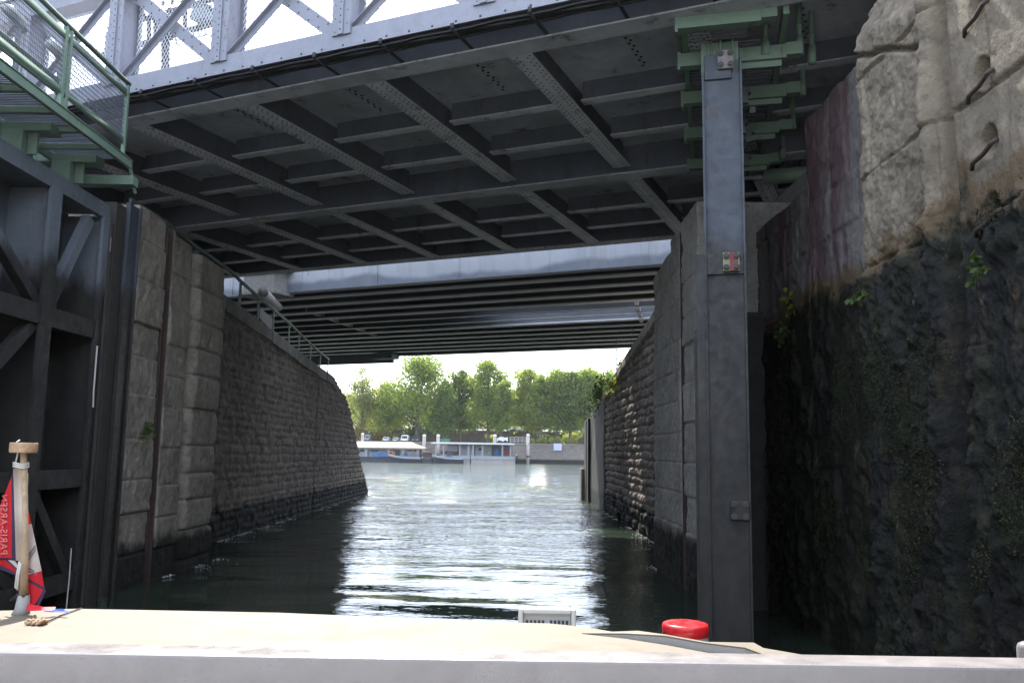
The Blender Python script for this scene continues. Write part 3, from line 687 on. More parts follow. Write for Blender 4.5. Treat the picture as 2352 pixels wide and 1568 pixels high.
while zz < RT-.18: g.tube([(xx, 4.2, zz), (xx, 10.24, zz)], .0055, 4, cap=False); zz += .056
y = 4.3
while y < 10.23: g.tube([(xx+.006, y, ZW+.25), (xx+.006, y, RT-.18)], .0032, 3, cap=False); y += .03
g.build('infill_mesh', M['steel_dark'], wk, fix=False)
for i, (u_, v_, lab) in enumerate(((42, 38, 'pale rounded lamp head on a stem, the higher of two behind the left walkway mesh'), (138, 118, 'pale rounded lamp head on a stem, the lower of two behind the left walkway mesh'))):
    p = atx(u_, v_, -6.1); t = thing('lamp', lab, 'lamp', (p.x, p.y, ZW))
    g = MB(); q = [p+Vector((-.05, -.22+.09*k, .02*math.sin(k*.8)-.02*max(0, k-3)**1.6)) for k in range(6)]; g.tube(q, [.045, .07, .078, .075, .078, .05], 12); g.build('lamp_head', M['glass_grey'], t, True)
    g = MB(); g.tube([p+Vector((-.05, .12, -.06)), p+Vector((-.05, .12, -.35)), (p.x-.05, p.y+.12, ZW)], .035, 8); g.build('stem', M['gate'], t, True)
    g = MB(); g.tube([p+Vector((-.05, .16, -.3)), p+Vector((0, .24, -.55)), p+Vector((.02, .25, -.8)), (p.x, p.y+.2, ZW+.05)], .013, 6); g.build('hose', M['glass_grey'], t, True)
# machinery cabinet behind the walkway
mc = thing('machinery_cabinet', 'dark grey steel cabinet behind the left walkway', 'cabinet', (-8.1, 9.0, 5.2))
g = MB(); g.box((-9.4, 6.0, 5.2), (-7.35, 10.4, 7.55)); g.box((-9.5, 5.9, 7.552), (-7.25, 10.5, 7.62)); g.build('housing', M['gate'], mc, bevel=.02)
g = MB()
for k in range(4): g.box((-7.349, 6.2+k*1.05, 5.4), (-7.325, 7.1+k*1.05, 7.4))
g.build('door_panel', M['steel_dark'], mc, bevel=.01)

# ================================================================== RIGHT LOCK WALL
XR = 2.64
rp_ = pier('tall stone pier on the right with rusty slot beside the dark steel post', [(11.78, 12.95, 0, .50, .02), (12.95, 13.20, -.32, 3, 0), (13.20, 15.72, 0, .52, .06)], XR, (lambda y: np.where(y < 12.97, 5.60, np.where(y < 13.22, 5.57, np.where(y < 13.9, 5.55, 5.38-.10*np.clip(y-14.4, 0, 2))))), 1.7, 61, face=-1, mat='pier_lit')
g = MB(); g.bar((XR+.2, 12.99, -.5), (XR+.2, 12.99, 5.5), .014, .40, (1,0,0)); g.bar((XR+.2, 13.15, -.5), (XR+.2, 13.15, 5.5), .014, .40, (1,0,0)); g.bar((XR+.262, 13.07, -.5), (XR+.262, 13.07, 5.5), .13, .02, (1,0,0)); g.build('slot_liner', M['rust'], rp_)
# rough masonry wall
def top_right(y): return np.interp(y, [15.9, 20.4, 25.06, 29.5, 34, 36, 38], [5.50, 5.13, 4.73, 4.25, 3.82, 3.7, 3.5])
rw = thing('masonry_wall', 'rough masonry wall on the right catching a strip of sunlight', 'wall', (3.4, 23, 0))
yy = np.arange(15.96, 30.5, .045); A, V = np.meshgrid(yy, np.linspace(0, 1, 150)); Zt = top_right(A); Z = -.6+V*(Zt+.6)
jd, bid, jz = joints(A, Z, courses(-.7, 6, .235, .25, 8), .36, .028, 51, .05)
D = (bid-.5)*.09-jd*.075+fbm(A*4, Z*4, 4, 23)*.09+fbm(A*12, Z*12, 3, 27)*.05
cop = np.clip((Z-(Zt-.28))/.03, 0, 1)
D = D*(1-cop)+cop*(.10+fbm(A*2, Z*4, 3, 9)*.05)
P = np.stack([3.33+.006*(A-19)-D, A, Z], -1)
relief('masonry', M['rubble_pale'], rw, P, (-1, 0, 0), 1.1)
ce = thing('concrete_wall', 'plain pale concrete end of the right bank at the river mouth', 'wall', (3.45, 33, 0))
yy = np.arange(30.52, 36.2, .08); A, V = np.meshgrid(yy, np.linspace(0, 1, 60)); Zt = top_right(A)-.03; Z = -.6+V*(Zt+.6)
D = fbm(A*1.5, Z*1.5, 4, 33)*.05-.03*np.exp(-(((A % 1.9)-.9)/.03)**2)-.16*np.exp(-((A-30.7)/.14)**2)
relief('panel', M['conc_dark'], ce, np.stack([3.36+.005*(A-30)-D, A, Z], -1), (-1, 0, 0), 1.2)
tf = thing('timber_fender', 'dark timber fender piles at the river end of the right wall', 'fender', (3.3, 37, 0))
for k, (y, x, zt) in enumerate(((36.5, 3.30, 3.50), (37.2, 3.28, 3.42), (38.0, 3.32, 3.35))):
    g = MB(); g.box((x-.02, y-.3, -.6), (x+.6, y+.3, zt)); g.build('pile', M['timber'], tf, bevel=.03)
g = MB(); g.box((3.12, 37.6, -.5), (3.29, 38.4, 1.35)); g.build('rubbing_block', M['coping'], tf, bevel=.02)
# recess wall, back plinth and rock wall
yy = np.arange(7.32, 15.2, .024); A, V = np.meshgrid(yy, np.linspace(0, 1, 280)); Zt = np.where(A < 9.68, 5.97, 5.15); Z = -.6+V*(Zt+.6)
jd, bid, jz = joints(A, Z, courses(-.7, 6.2, .60, .12, 9), .95, .012, 71, .02)
wetm = np.clip((3.8-Z)/.3, 0, 1); D = (bid-.5)*.03*(1-wetm)-jd*.022*(1-wetm*.8)+fbm(A*3, Z*3, 5, 43)*.06+fbm(A*11, Z*11, 4, 47)*.035+wetm*np.maximum(fbm(A*4.5, Z*3, 5, 45), 0)*.22
rc = thing('recess_wall', 'reddish streaked stone wall of the gate recess on the right', 'wall', (3.45, 11, 0))
relief('masonry', M['recess'], rc, np.stack([3.46-D, A, Z], -1), (-1, 0, 0), .85)
g = MB(); g.box((2.95, 14.6, -.5), (4.3, 15.2, 5.2)); g.build('end_wall', M['recess'], rc)
pg = thing('plinth', 'pale concrete plinth with sloping edge behind the dark steel post', 'plinth', (4.4, 12, 5))
g = MB(); g.hexa([(4.02, 9.75, 4.9), (6.5, 9.75, 4.9), (6.5, 15, 4.9), (4.02, 15, 4.9), (4.12, 9.75, 6.02), (6.5, 9.75, 6.02), (6.5, 15, 6.02), (4.12, 15, 6.02)]); g.box((3.7, 14.2, 4.9), (4.019, 14.9, 5.9)); g.build('block', M['concrete'], pg, bevel=.02)
# the big rough stones with ladder niches
yy = np.concatenate([np.arange(-5, 4.5, .12), np.arange(4.5, 7.34, .0135)]); A, V = np.meshgrid(yy, np.linspace(0, 1, 400)); Z = -.6+V*6.58
jd, bid, jz = joints(A, Z, courses(-.62, 6.3, .86, .08, 12), 1.5, .022, 81, .05)
rough_blk = np.clip((A-5.9)/.05, 0, 1)
slab = np.clip(np.abs(((A*1.0+.2) % 1.4)-.7)*0+1, 0, 1)
jd2, _b, _z = joints(A, Z, courses(-.62, 6.3, .86, .08, 12), 1.5, .011, 81, .03)
rid = lambda x, y, o, sd: (lambda q: 1-2*np.abs(q))(fbm(x, y, o, sd))          # ridged: sharp chipped edges
wetm = np.clip((3.75-Z+fbm(A*1.5, Z*1.5, 4, 62)*1.2)/.25, 0, 1)
D = (bid-.5)*.03-jd2*.045*(1-wetm*.7)+fbm(A*1.2, Z*1.2, 3, 53)*.05+(rid(A*2.6, Z*2.6, 4, 57)-.7)*.04*(.25+rough_blk)+fbm(A*9+4, Z*15, 5, 59)*.030*(.3+rough_blk)+(rid(A*30, Z*34, 3, 60)-.75)*.016*(.35+rough_blk)
D += wetm*(np.maximum(fbm(A*4.5, Z*3.2, 5, 63), -.02)*.26+fbm(A*17, Z*13, 4, 64)*.06)
D += -.16*np.exp(-((A-5.80)/.085)**4)                    # groove
D += -.05*(A < 5.7)
D += .05*np.exp(-((A-6.0)/.07)**2)
D += -.10*np.clip((Z-5.72+.25*(7.3-A))/.25, 0, 1)*(A > 5.9)        # worn top edge
D -= np.clip((A-7.20)/.14, 0, 1)**2*.10
crack = np.exp(-((Z-(5.60-.42*(7.3-A)+.10*fbm(A*3, Z*0, 3, 5)))/.022)**2)*(A > 6.0); D -= .09*crack
NY = 5.36; NZ = [4.53, 4.06, 3.60, 5.01, 5.47]
for zc in NZ:
    ra = (A-NY)/.085; rz = (Z-zc)/.115
    D -= .12*np.clip((1.15-np.sqrt(ra**2+np.where(rz > 0, rz, rz*1.3)**2))*4, 0, 1)
topn = np.clip((Z-5.8)/.2, 0, 1); D -= topn*.04*(1+fbm(A*3, Z*3, 3, 77))
rk = thing('stone_wall', 'huge pale rough stone wall on the right with black mossy lower half', 'wall', (3.05, 3, 0))
relief('masonry', M['rock'], rk, np.stack([3.06-D, A, Z], -1), (-1, 0, 0), 1.3)
for i, zc in enumerate(NZ):
    g = MB(); p = Vector((3.06, NY, zc))
    g.tube([p+Vector((.02, -.16, -.03)), p+Vector((-.0, -.12, -.045)), p+Vector((.012, .0, -.075)), p+Vector((.0, .11, -.10)), p+Vector((.03, .17, -.12))], .016, 7); g.build('ladder_rung', M['rust'], rk, True)
# small plants growing from the right wall
M['leaf_w'] = leafmat('wall_plant_leaves', (.05,.09,.02), (.12,.17,.045), .35)
M['leaf_a2'] = leafmat('sapling_leaves', (.05,.10,.03), (.10,.16,.05), .4)
M['leaf_y'] = leafmat('yellow_green_plant_leaves', (.14,.19,.03), (.32,.34,.05), .4)  # yellower than the other wall plant leaves
def leaf_cloud(mb, pts, size, rng, flat=.0, jit=.4):
    n = len(pts); pts = np.asarray(pts)
    a = rng.normal(size=(n, 3)); a /= np.linalg.norm(a, axis=1)[:, None]
    b = rng.normal(size=(n, 3)); b -= a*(a*b).sum(1)[:, None]; b /= np.linalg.norm(b, axis=1)[:, None]
    sz = size*(1+jit*(rng.random((n, 1))*2-1))
    q = np.stack([pts-a*sz*.5, pts+b*sz*.33, pts+a*sz*.5, pts-b*sz*.33], 1)
    o = len(mb.v); mb.v += [tuple(x) for x in q.reshape(-1, 3).tolist()]
    mb.f += [(o+4*i, o+4*i+1, o+4*i+2, o+4*i+3) for i in range(n)]; mb.m += [0]*n
def wall_plant(label, base, n, spread, size, mat, stems=4, seed=0):
    rng = np.random.default_rng(seed); t = thing('plant', label, 'plant', tuple(base)); base = Vector(base)
    g = MB(); pts = []
    for k in range(stems):
        tip = base+Vector((rng.uniform(-.5, .3)*spread, rng.uniform(-1, 1)*spread, rng.uniform(-.9, 1)*spread)); md = (base+tip)/2+Vector((-.2*spread, 0, .1*spread))
        g.tube([base, md, tip], .004+.003*spread, 4)
        for j in range(n//stems):
            q = rng.random()**.6; p = base*(1-q)**2+md*2*q*(1-q)+tip*q*q; pts.append(tuple(p+Vector(rng.normal(0, .18*spread, 3))))
    g.build('stem', M['timber'], t)
    l = MB(); leaf_cloud(l, pts, size, rng); l.build('foliage', mat, t, fix=False)
wall_plant('small pale green weed on the mossy stone below the lowest ladder niche', atx(2255, 625, 3.0), 40, .11, .055, M['leaf_w'], 4, 1)
wall_plant('yellow green weed where the red streaked wall turns black', atx(1818, 695, 3.42), 46, .17, .075, M['leaf_y'], 5, 2)
wall_plant('dark trailing weed under the yellow green weed on the recess wall', atx(1806, 770, 3.40), 60, .22, .06, M['leaf_w'], 6, 3)
wall_plant('weed with a pale leaf at the corner of the big stone block', atx(1985, 690, 3.0), 50, .13, .06, M['leaf_w'], 4, 4)
wall_plant('leafy weed growing beside the dark slot of the left pier', atx(338, 990, XL+.04), 70, .20, .07, M['leaf_w'], 5, 5)
wall_plant('yellow flowering tuft near the top of the right masonry wall', (3.2, 26.3, 4.1), 90, .38, .12, M['leaf_y'], 6, 6)
wall_plant('dry grass tuft on the right wall top', (3.5, 26.6, 4.75), 60, .30, .10, M['leaf_y'], 8, 8)
wall_plant('dark leafy sapling overhanging the river end of the right wall', (3.45, 32.5, 4.2), 420, .85, .11, M['leaf_a2'], 14, 7)
# moss hanging on the wet lower half of the right wall
M['moss'] = leafmat('dark_wet_moss', (.018,.028,.010), (.045,.042,.020), .12)
rng = np.random.default_rng(91); P = []
for (x, y0, y1) in ((3.03, 4.5, 7.3), (3.44, 7.4, 13.5)):
    a = rng.uniform(y0, y1, 90000); z = rng.uniform(.0, 3.75, 90000)
    dn = fbm(a*1.6, z*1.1, 5, 92)+.10*np.sin(z*1.3)
    k = dn > (.075 if x < 3.2 else .10); a, z = a[k], z[k]
    P.append(np.stack([x-rng.random(len(a))*.07, a, z], -1))
l = MB(); leaf_cloud(l, np.concatenate(P), .013, rng); o = l.build('moss', M['moss'], None, fix=False); o['kind'] = 'stuff'
# flecks of foam where the water laps the walls
P = []
rng = np.random.default_rng(95)
for k in range(900):
    y = 14.2+24*rng.random()**1.4; d = rng.exponential(.07)
    P.append((-6.24-.009*(y-18)+d if y > 15.7 else XL+.1+d, y+rng.normal(0, .1), .015))
for k in range(700):
    y = 15+16*rng.random(); P.append((3.30-rng.exponential(.06) if y > 15.7 else XR-.05-rng.exponential(.05), y, .015))
for k in range(200):
    y = 11.6+2.8*rng.random(); P.append((XL+.05+rng.exponential(.05), y, .015))
P = [p for p in P if vnoise(np.array(p[1]*1.7), np.array(p[0]*.5), 4) > .42]
f_ = MB()
for (x, y, z) in P:
    r = .005+.010*rng.random(); m_ = 5
    f_.add([(x+r*math.cos(t)*(.6+.8*rng.random()), y+2.2*r*math.sin(t)*(.6+.8*rng.random()), z+.012*rng.random()) for t in [6.283*q/m_ for q in range(m_)]]+[(x, y, z+.02)], [(q, (q+1) % m_, m_) for q in range(m_)])
M['foam'] = plain('water_foam', (.55,.56,.56), .8)
o = f_.build('foam', M['foam'], None, fix=False); o['kind'] = 'stuff'
# ladder rail behind the right wall top
g = MB()
for u_ in (1417, 1447): 
    a = aty(u_, 835, 31); b = aty(u_-2 if u_ < 1430 else u_+6, 775 if u_ < 1430 else 750, 31); g.tube([a-Vector((0,0,.8)), b], .018, 5)
for v_ in (784, 804, 824): g.tube([aty(1416, v_, 31), aty(1449, v_-3, 31)], .016, 5)
tag(g.build('ladder_rail', M['lav'], None), 'thin pale steel ladder rail above the right wall top', 'ladder')

qr = thing('quoin_post', 'dark block added for the shade in the corner behind the grey steel post', 'post', (3.1, 11.65, 0))
g = MB(); g.box((2.72, 11.52, -.5), (3.52, 11.765, 3.9)); g.build('post_body', M['timber'], qr)  # added dark block, its colour standing in for shade beside the gate leaf
g = MB(); g.box((2.70, 11.50, 3.901), (3.50, 11.765, 3.96)); g.build('cap_plate', M['gate'], qr)
# ================================================================== RIGHT LOCK GATE (seen end on)
ax = Vector((.95, 4.0, 0)).normalized(); nx_ = Vector((ax.y, -ax.x, 0))     # along the leaf, across it
B0 = Vector((2.225, 8.72, 0))
rg = thing('lock_gate', 'grey lock gate seen end on with bolted plates and green walkway on the right', 'lock gate', tuple(B0))
def RG(a, n, z): return B0+ax*a+nx_*n+Vector((0,0,z))
def rbox(mb, a0, a1, n0, n1, z0, z1, m=0): mb.obox(RG((a0+a1)/2, (n0+n1)/2, (z0+z1)/2), ax*abs(a1-a0)/2, nx_*abs(n1-n0)/2, (0,0,abs(z1-z0)/2), m)
# heel: an H post whose web faces the camera
fwd = Vector((0.20, 1, 0)).normalized()
P0 = atz(1664, 1500, 0.0); P0 = Vector((B0.x-.12, B0.y-.0, 0))
g = MB()
rbox(g, .0, .03, -.19, .185, -.5, 6.10); rbox(g, -.05, .10, .1855, .207, -.5, 6.30); rbox(g, -.05, .10, -.212, -.19, -.5, 6.10)
g.build('mitre_post', M['post'], rg)
g = MB(); rbox(g, -.032, -.001, -.188, .10, 6.02, 6.30); g.build('post_cap', M['post'], rg, bevel=.01)
def bolted(nc, z, wn, hz, mats, split):
    g = MB(); rbox(g, -.075, -.035, nc-wn/2, nc+wn/2, z-hz/2, z+hz/2)
    if split: rbox(g, -.082, -.0755, nc-wn/2+.07, nc+wn/2-.02, z-hz/2+.001, z+hz/2-.001, 1)
    p = g.build('bolted_plate', mats, rg, bevel=.012)
    for i in (-1, 1):
        for j in (-1, 1):
            h = MB(); c = RG(-.083 if split else -.0755, nc+i*wn*.30, z+j*hz*.30); h.tube([c, c-ax*.008, c-ax*.0081, c-ax*.022], [.034, .034, .022, .022], 10)
            h.build('bolt', M['rivet'], p)
bolted(.04, 6.22, .17, .21, [M['plate_white'], M['hinge_red']], False)
bolted(.06, 4.00, .17, .20, [M['yellow'], M['hinge_red']], True)
bolted(.10, 1.46, .19, .20, [M['post'], M['gate']], False)
g = MB(); rbox(g, -.034, -.001, -.188, .183, 3.88, 4.10); rbox(g, -.034, -.001, -.30, -.213, -.5, 4.10); g.build('collar', M['post'], rg)
g = MB(); rbox(g, .031, .35, -.33, -.213, -.5, 3.3); g.build('seal_timber', M['timber'], rg)
g = MB(); rbox(g, .12, 2.85, -.20, -.17, -.5, 5.7); rbox(g, .12, 2.85, .10, .13, -.5, 5.0)
g.build('skin_plate', M['gate_plate'], rg)
for z in (.2, 1.6, 3.6, 5.5):
    g = MB(); rbox(g, .12, 2.85, -.169, .099, z-.02, z+.02); rbox(g, .12, 2.85, .131, .15, z-.12, z+.12); g.build('gate_beam', M['gate'], rg)
# green pedestal and walkway brackets
g = MB(); rbox(g, .10, .5, -.22, .18, 6.12, 6.50); 
for k in range(3): rbox(g, .05, .0999, -.15+k*.13, -.13+k*.13, 6.12, 6.50)
g.build('pedestal', M['green'], rg, bevel=.006)
wk = MB(); rbox(wk, -.35, 4.1, -.42, -.36, 6.52, 6.66); rbox(wk, -.35, 4.1, .62, .68, 6.52, 6.66)
wk = wk.build('walkway', M['green'], rg)
for i, (a, zz, nL, nR) in enumerate(((-.30, 6.62, -.45, .40), (.35, 6.50, -.45, .70), (1.40, 6.50, -.45, .78), (2.6, 6.50, -.45, .78), (3.9, 6.50, -.45, .74))):
    g = MB(); rbox(g, a-.06, a+.06, nL, nR, zz-.15, zz+.005); rbox(g, a-.065, a+.065, nR+.001, nR+.16, zz-.12, zz+.02); rbox(g, a-.07, a+.07, nL-.03, nL-.0005, zz-.19, zz+.02)
    if i: rbox(g, a-.012, a+.012, -.1, nR-.05, zz-.22, zz-.1505)
    g.build('crossbeam', M['green'], wk)
# floor grating panel of light grey over the near end
g = MB()
for k in range(9): rbox(g, -.34+k*.07, -.30+k*.07, -.355, .28, 6.60, 6.615)
for k in range(42): rbox(g, .34+k*.085, .37+k*.085, -.355, .615, 6.60, 6.612)
g.build('grating', M['lav'], wk)
for (a, n) in ((.30, .50), (.36, .86), (.62, 1.02), (1.5, 1.0), (2.6, .98), (3.8, .94)):
    g = MB(); g.tube([RG(a, n-.02, 6.42), RG(a, n, 7.75)], .032, 8); g.tube([RG(a, n-.02, 6.40), RG(a, n-.02, 6.60)], .05, 8); g.tube([RG(a, n-.014, 6.72), RG(a, n-.014, 6.75)], .048, 8); g.build('rail_post', M['green'], wk, True)
g = MB(); g.tube([RG(.30, 1.0, 7.75), RG(3.85, .94, 7.75)], .032, 8); g.tube([RG(.30, 1.0, 7.2), RG(3.85, .94, 7.2)], .022, 8); g.tube([RG(-.35, -.5, 7.75), RG(3.85, -.5, 7.75)], .032, 8); g.build('handrail', M['green'], wk, True)
for a in (-.3, .9, 2.1, 3.3):
    g = MB(); g.tube([RG(a, -.46, 6.55), RG(a, -.5, 7.75)], .026, 8); g.build('rail_post', M['green'], wk, True)
for k in range(10):
    a = .8+.33*k; g = MB(); n0_ = .15+.1*(k % 3); rbox(g, a-.03, a+.03, n0_, n0_+.07, 6.2, 6.38); rbox(g, a-.05, a+.05, n0_+.0701, n0_+.10, 6.32, 6.37); g.build('clamp', M['gate'], wk)
# corrugated sheet and green ram behind the post
cs = thing('corrugated_sheet', 'grey corrugated sheet sloping down to the green cylinder', 'sheet', tuple(aty(1800, 360, 13.2)))
g = MB(); n = 90; top = []; bot = []
for k in range(n+1):
    q = k/n; a = aty(1690+170*q, 408-2*q, 13.2+.5*q); b = aty(1690+200*q, 408-170*q, 13.9+.9*q); o_ = Vector((0, -1, .3))*(.035*(1 if (k//3) % 2 else -1)); top.append(b+o_); bot.append(a+o_)
vs = top+bot; g.add(vs+[v+Vector((0, .02, 0)) for v in vs], [(k, k+1, n+2+k, n+1+k) for k in range(n)]+[(2*n+2+k, 3*n+3+k, 3*n+4+k, 2*n+3+k) for k in range(n)])
g.build('sheet', M['steel'], cs, fix=False)
g = MB(); a = aty(1755, 407, 12.6); b = aty(1880, 398, 12.3); g.tube([a, b], .12, 16); g.tube([a-(b-a).normalized()*.3, a], .03, 8, 1); g.tube([a-(b-a).normalized()*.12, a-(b-a).normalized()*.04], .05, 8, 1)
tag(g.build('hydraulic_cylinder', [M['green'], M['lav']], None, True), 'green hydraulic cylinder lying on the wall behind the post', 'hydraulic cylinder')
# ================================================================== THE BOAT THE PHOTO IS TAKEN FROM
ZD = 1.60
tb = thing('tour_boat', 'cream decked tour boat with white rail along the bottom of the view', 'boat', (-.4, 0, 0))
def D_(u_, v_, z=ZD): p = atz(u_, v_, z); return (p.x, p.y)
stern = [(-2.3, 1.75), (-1.9, 2.02)]+[D_(*q) for q in ((-60, 1402), (180, 1396), (640, 1405), (1000, 1420), (1190, 1428), (1262, 1429.5), (1300, 1433), (1336, 1437.2))]
low = [D_(*q) for q in ((1353, 1439), (1465, 1458), (1577, 1478), (1633, 1486))]
outline = stern+low+[(.52, 1.6), (.56, 1.2)]
g = MB(); n = len(outline)
poly = [(x, y, ZD) for x, y in outline]+[(.56, 1.0, ZD), (-2.3, 1.0, ZD)]
g.prism(poly, (0, 0, -.06)); g.build('deck', M['cream'], tb, bevel=.006)
ZB = ZD+.017
up = [D_(*q, ZB) for q in ((1337, 1436.6), (1437, 1446), (1526, 1458.4), (1619, 1475), (1711, 1486))]
ou = [D_(*q, ZB) for q in ((1345, 1436.4), (1465, 1442), (1529, 1456), (1624, 1473), (1731, 1474.6), (1754, 1487))]
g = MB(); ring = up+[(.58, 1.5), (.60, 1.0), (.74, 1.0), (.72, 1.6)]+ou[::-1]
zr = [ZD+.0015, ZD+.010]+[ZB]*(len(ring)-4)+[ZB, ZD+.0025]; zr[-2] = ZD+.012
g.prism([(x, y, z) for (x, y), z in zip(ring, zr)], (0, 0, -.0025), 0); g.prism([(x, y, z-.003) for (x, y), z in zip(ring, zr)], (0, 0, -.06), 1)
g.build('bulwark', [M['cream'], M['deckgrey']], tb)  # grey sides stand in for shade on the cream bulwark
g = MB(); hull = [(-2.9, -14), (-2.9, -.5), (-2.35, 1.7)]+[(x, y-.012) for x, y in stern[1:]]+[(x, y-.012) for x, y in ou]+[(.75, 1.5), (.85, .6), (1.6, -1), (1.7, -14)]
g.prism([(x, y, ZD-.064) for x, y in hull], (0, 0, -1.7)); g.build('hull', M['hull_white'], tb)  # hull extended unseen behind the camera, white to bounce light under the bridge
g = MB(); yb, yf = 1.266, 1.203; g.box((-2.2, yf, 1.665), (.95, yb+.0, 1.720)); g.build('guard_rail', M['white'], tb, bevel=.0035)
g = MB(); g.box((-2.2, yf-.012, 1.64), (.95, yb, 1.6645)); g.build('rail_base', M['cream'], tb, bevel=.003)
for x in (-1.9, -.95, .3): 
    g = MB(); g.tube([(x, 1.235, 1.60), (x, 1.235, 1.64)], .018, 10); g.build('stanchion', M['white'], tb, True)
g = MB(); p = aty(2352, 1487, 1.40); g.lathe((p.x+.006, p.y, 1.60), [(.016, 0), (.016, p.z-1.60), (.014, p.z-1.60+.006), (.006, p.z-1.60+.010)], 14)
tag(g.build('cleat_post', M['white'], None, True), 'small rounded white post behind the rail at its right end', 'post')
# red capped bollard
c = aty(1574, 1430, 2.085); r0 = 51*2.085/1950
bo = thing('bollard', 'round bollard with glossy red top over white body', 'bollard', (c.x, c.y, 1.5))
g = MB(); g.lathe((c.x, c.y, 0), [(r0, c.z-.026), (r0, c.z-.006), (r0-.002, c.z-.001), (r0-.007, c.z+.0005), (r0*.5, c.z+.002)], 40); g.build('red_cap', M['red'], bo, True)
g = MB(); g.lathe((c.x, c.y, 0), [(r0-.0006, 1.44), (r0-.0006, c.z-.0262)], 40); g.build('white_body', M['white'], bo, True)
# ribbed plastic lamp housing over the stern
a = aty(1191, 1397, 2.19); b = aty(1323.6, 1397, 2.19)
fl = thing('floodlight', 'small white plastic floodlight with slotted face just past the deck edge', 'floodlight', ((a.x+b.x)/2, 2.19, 1.5))
W0, W1, ZT = a.x, b.x, a.z
g = MB(); g.box((W0, 2.19, ZT-.105), (W0+.012, 2.235, ZT)); g.box((W1-.012, 2.19, ZT-.105), (W1, 2.235, ZT)); g.box((W0+.0121, 2.19, ZT-.012), (W1-.0121, 2.235, ZT)); g.box((W0+.0121, 2.19, ZT-.105), (W1-.0121, 2.235, ZT-.093)); g.box((W0+.0125, 2.215, ZT-.092), (W1-.0125, 2.234, ZT-.0125)); g.build('housing', M['plastic'], fl, bevel=.004)
g = MB(); g.box((W0+.013, 2.205, ZT-.091), (W1-.013, 2.2145, ZT-.013)); g.build('face_panel', M['glass_grey'], fl)
g = MB()
for k in range(11):
    if k == 5: continue
    x = W0+.022+k*(W1-W0-.044)/10
    for zz in (.036, .062): g.box((x-.0028, 2.2025, ZT-zz-.011), (x+.0028, 2.2049, ZT-zz+.006))
g.build('slots', M['gate'], fl)
g = MB(); g.tube([((W0+W1)/2, 2.22, ZT-.105), ((W0+W1)/2, 2.22, 1.36), ((W0+W1)/2, 2.0, 1.33)], .008, 6); g.build('bracket', M['white'], fl)
# flagstaff
YF = 2.10
def C_(x, y, dy=0): return aty(.3001*x, 997.2+.3001*y, YF+dy)      # detail crop of the staff
fs = thing('flagstaff', 'short wooden flagstaff with sawn disc on top standing on the deck', 'flagstaff', tuple(C_(180, 1372)))
px = .0010785*.3001
g = MB(); pts = [C_(180, 140), C_(184, 300), C_(192, 520), C_(192, 700), C_(184, 900), C_(180, 1228)]; g.tube(pts, [24*px, 24*px, 20*px, 22*px, 29*px, 33*px], 14); g.build('pole', M['wood'], fs, True)
g = MB(); d0 = C_(177, 140); d1 = C_(177, 62); g.lathe((d0.x, d0.y, 0), [(92*px, d0.z), (96*px, d0.z+.004), (96*px, d1.z-.003), (92*px, d1.z)], 28); g.build('top_disc', M['wood_end'], fs)
b0 = C_(178, 1374); b1 = C_(182, 1226)
g = MB(); g.tube([b0+Vector((-.006, 0, -.004)), b0+Vector((-.003, 0, .012)), b1], [66*px, 52*px, 40*px], 16); g.build('foot', M['deckgrey'], fs, True)
g = MB()
for k in range(3): 
    c0 = C_(160, 222+14*k, 0); g.tube([c0+Vector((math.cos(t)*52*px, math.sin(t)*.014, .002*math.sin(2*t))) for t in [2*math.pi*q/14 for q in range(15)]], .0022, 6)
g.tube([C_(120, 215, -.012), C_(135, 150, -.012), C_(130, 55, -.006), C_(150, 45, .0)], .002, 5); g.tube([C_(150, 970, -.01), C_(128, 1080, -.012), C_(118, 1170, -.012), C_(135, 1190, -.01), C_(140, 1090, -.01), C_(160, 985, -.01)], .0025, 6)
g.build('cord', M['plastic'], fs, True)
g = MB(); g.tube([C_(215, 1225, -.002), C_(180, 1238, -.012), C_(140, 1228, -.006), C_(80, 1268, -.004)], [.002, .002, .004, .003], 6); g.build('strap', M['cable'], fs, True)
# flag
M['flag_red'] = plain('red_flag_cloth', (.62,.03,.04), .8, var=.2, sc=30, spec=.1); M['flag_navy'] = plain('navy_flag_cloth', (.07,.055,.10), .8, spec=.1)
M['flag_white'] = plain('white_flag_cloth', (.62,.55,.50), .85, var=.12, sc=25, spec=.1); M['flag_pink'] = plain('pink_flag_lettering', (.72,.30,.28), .8, spec=.1); M['flag_blue'] = plain('blue_flag_fringe', (.10,.16,.42), .8, spec=.1)
M['flag_grey'] = plain('grey_flag_print', (.22,.21,.21), .8, spec=.1)
fg = thing('flag', 'red, white and navy flag with mirrored lettering hanging from the flagstaff', 'flag', tuple(C_(150, 260)))
def cloth(mb, poly, dy, m, nsub=7):
    """a quad of cloth (crop coordinates, with a depth offset per corner) as a waving double sided sheet"""
    q = [np.array((x, y, dd)) for (x, y), dd in zip(poly, dy)]
    vs = []; N = nsub
    for i in range(N+1):
        for j in range(N+1):
            s_, t_ = i/N, j/N; p = (q[0]*(1-s_)+q[1]*s_)*(1-t_)+(q[3]*(1-s_)+q[2]*s_)*t_
            wv = .0035*math.sin(p[0]*.045+1)+.003*math.sin(p[1]*.013+p[0]*.02)
            vs.append(C_(p[0], p[1], p[2]+wv))
    fr = [(i*(N+1)+j, (i+1)*(N+1)+j, (i+1)*(N+1)+j+1, i*(N+1)+j+1) for i in range(N) for j in range(N)]
    n0 = len(vs); bk = [v+Vector((0, .0012, 0)) for v in vs]
    mb.add(vs+bk, fr+[tuple(n0+k for k in f[::-1]) for f in fr], m)
g = MB()
cloth(g, [(78, 345), (88, 330), (90, 945), (-150, 935)], [0, 0, 0, .05], 0, 10)
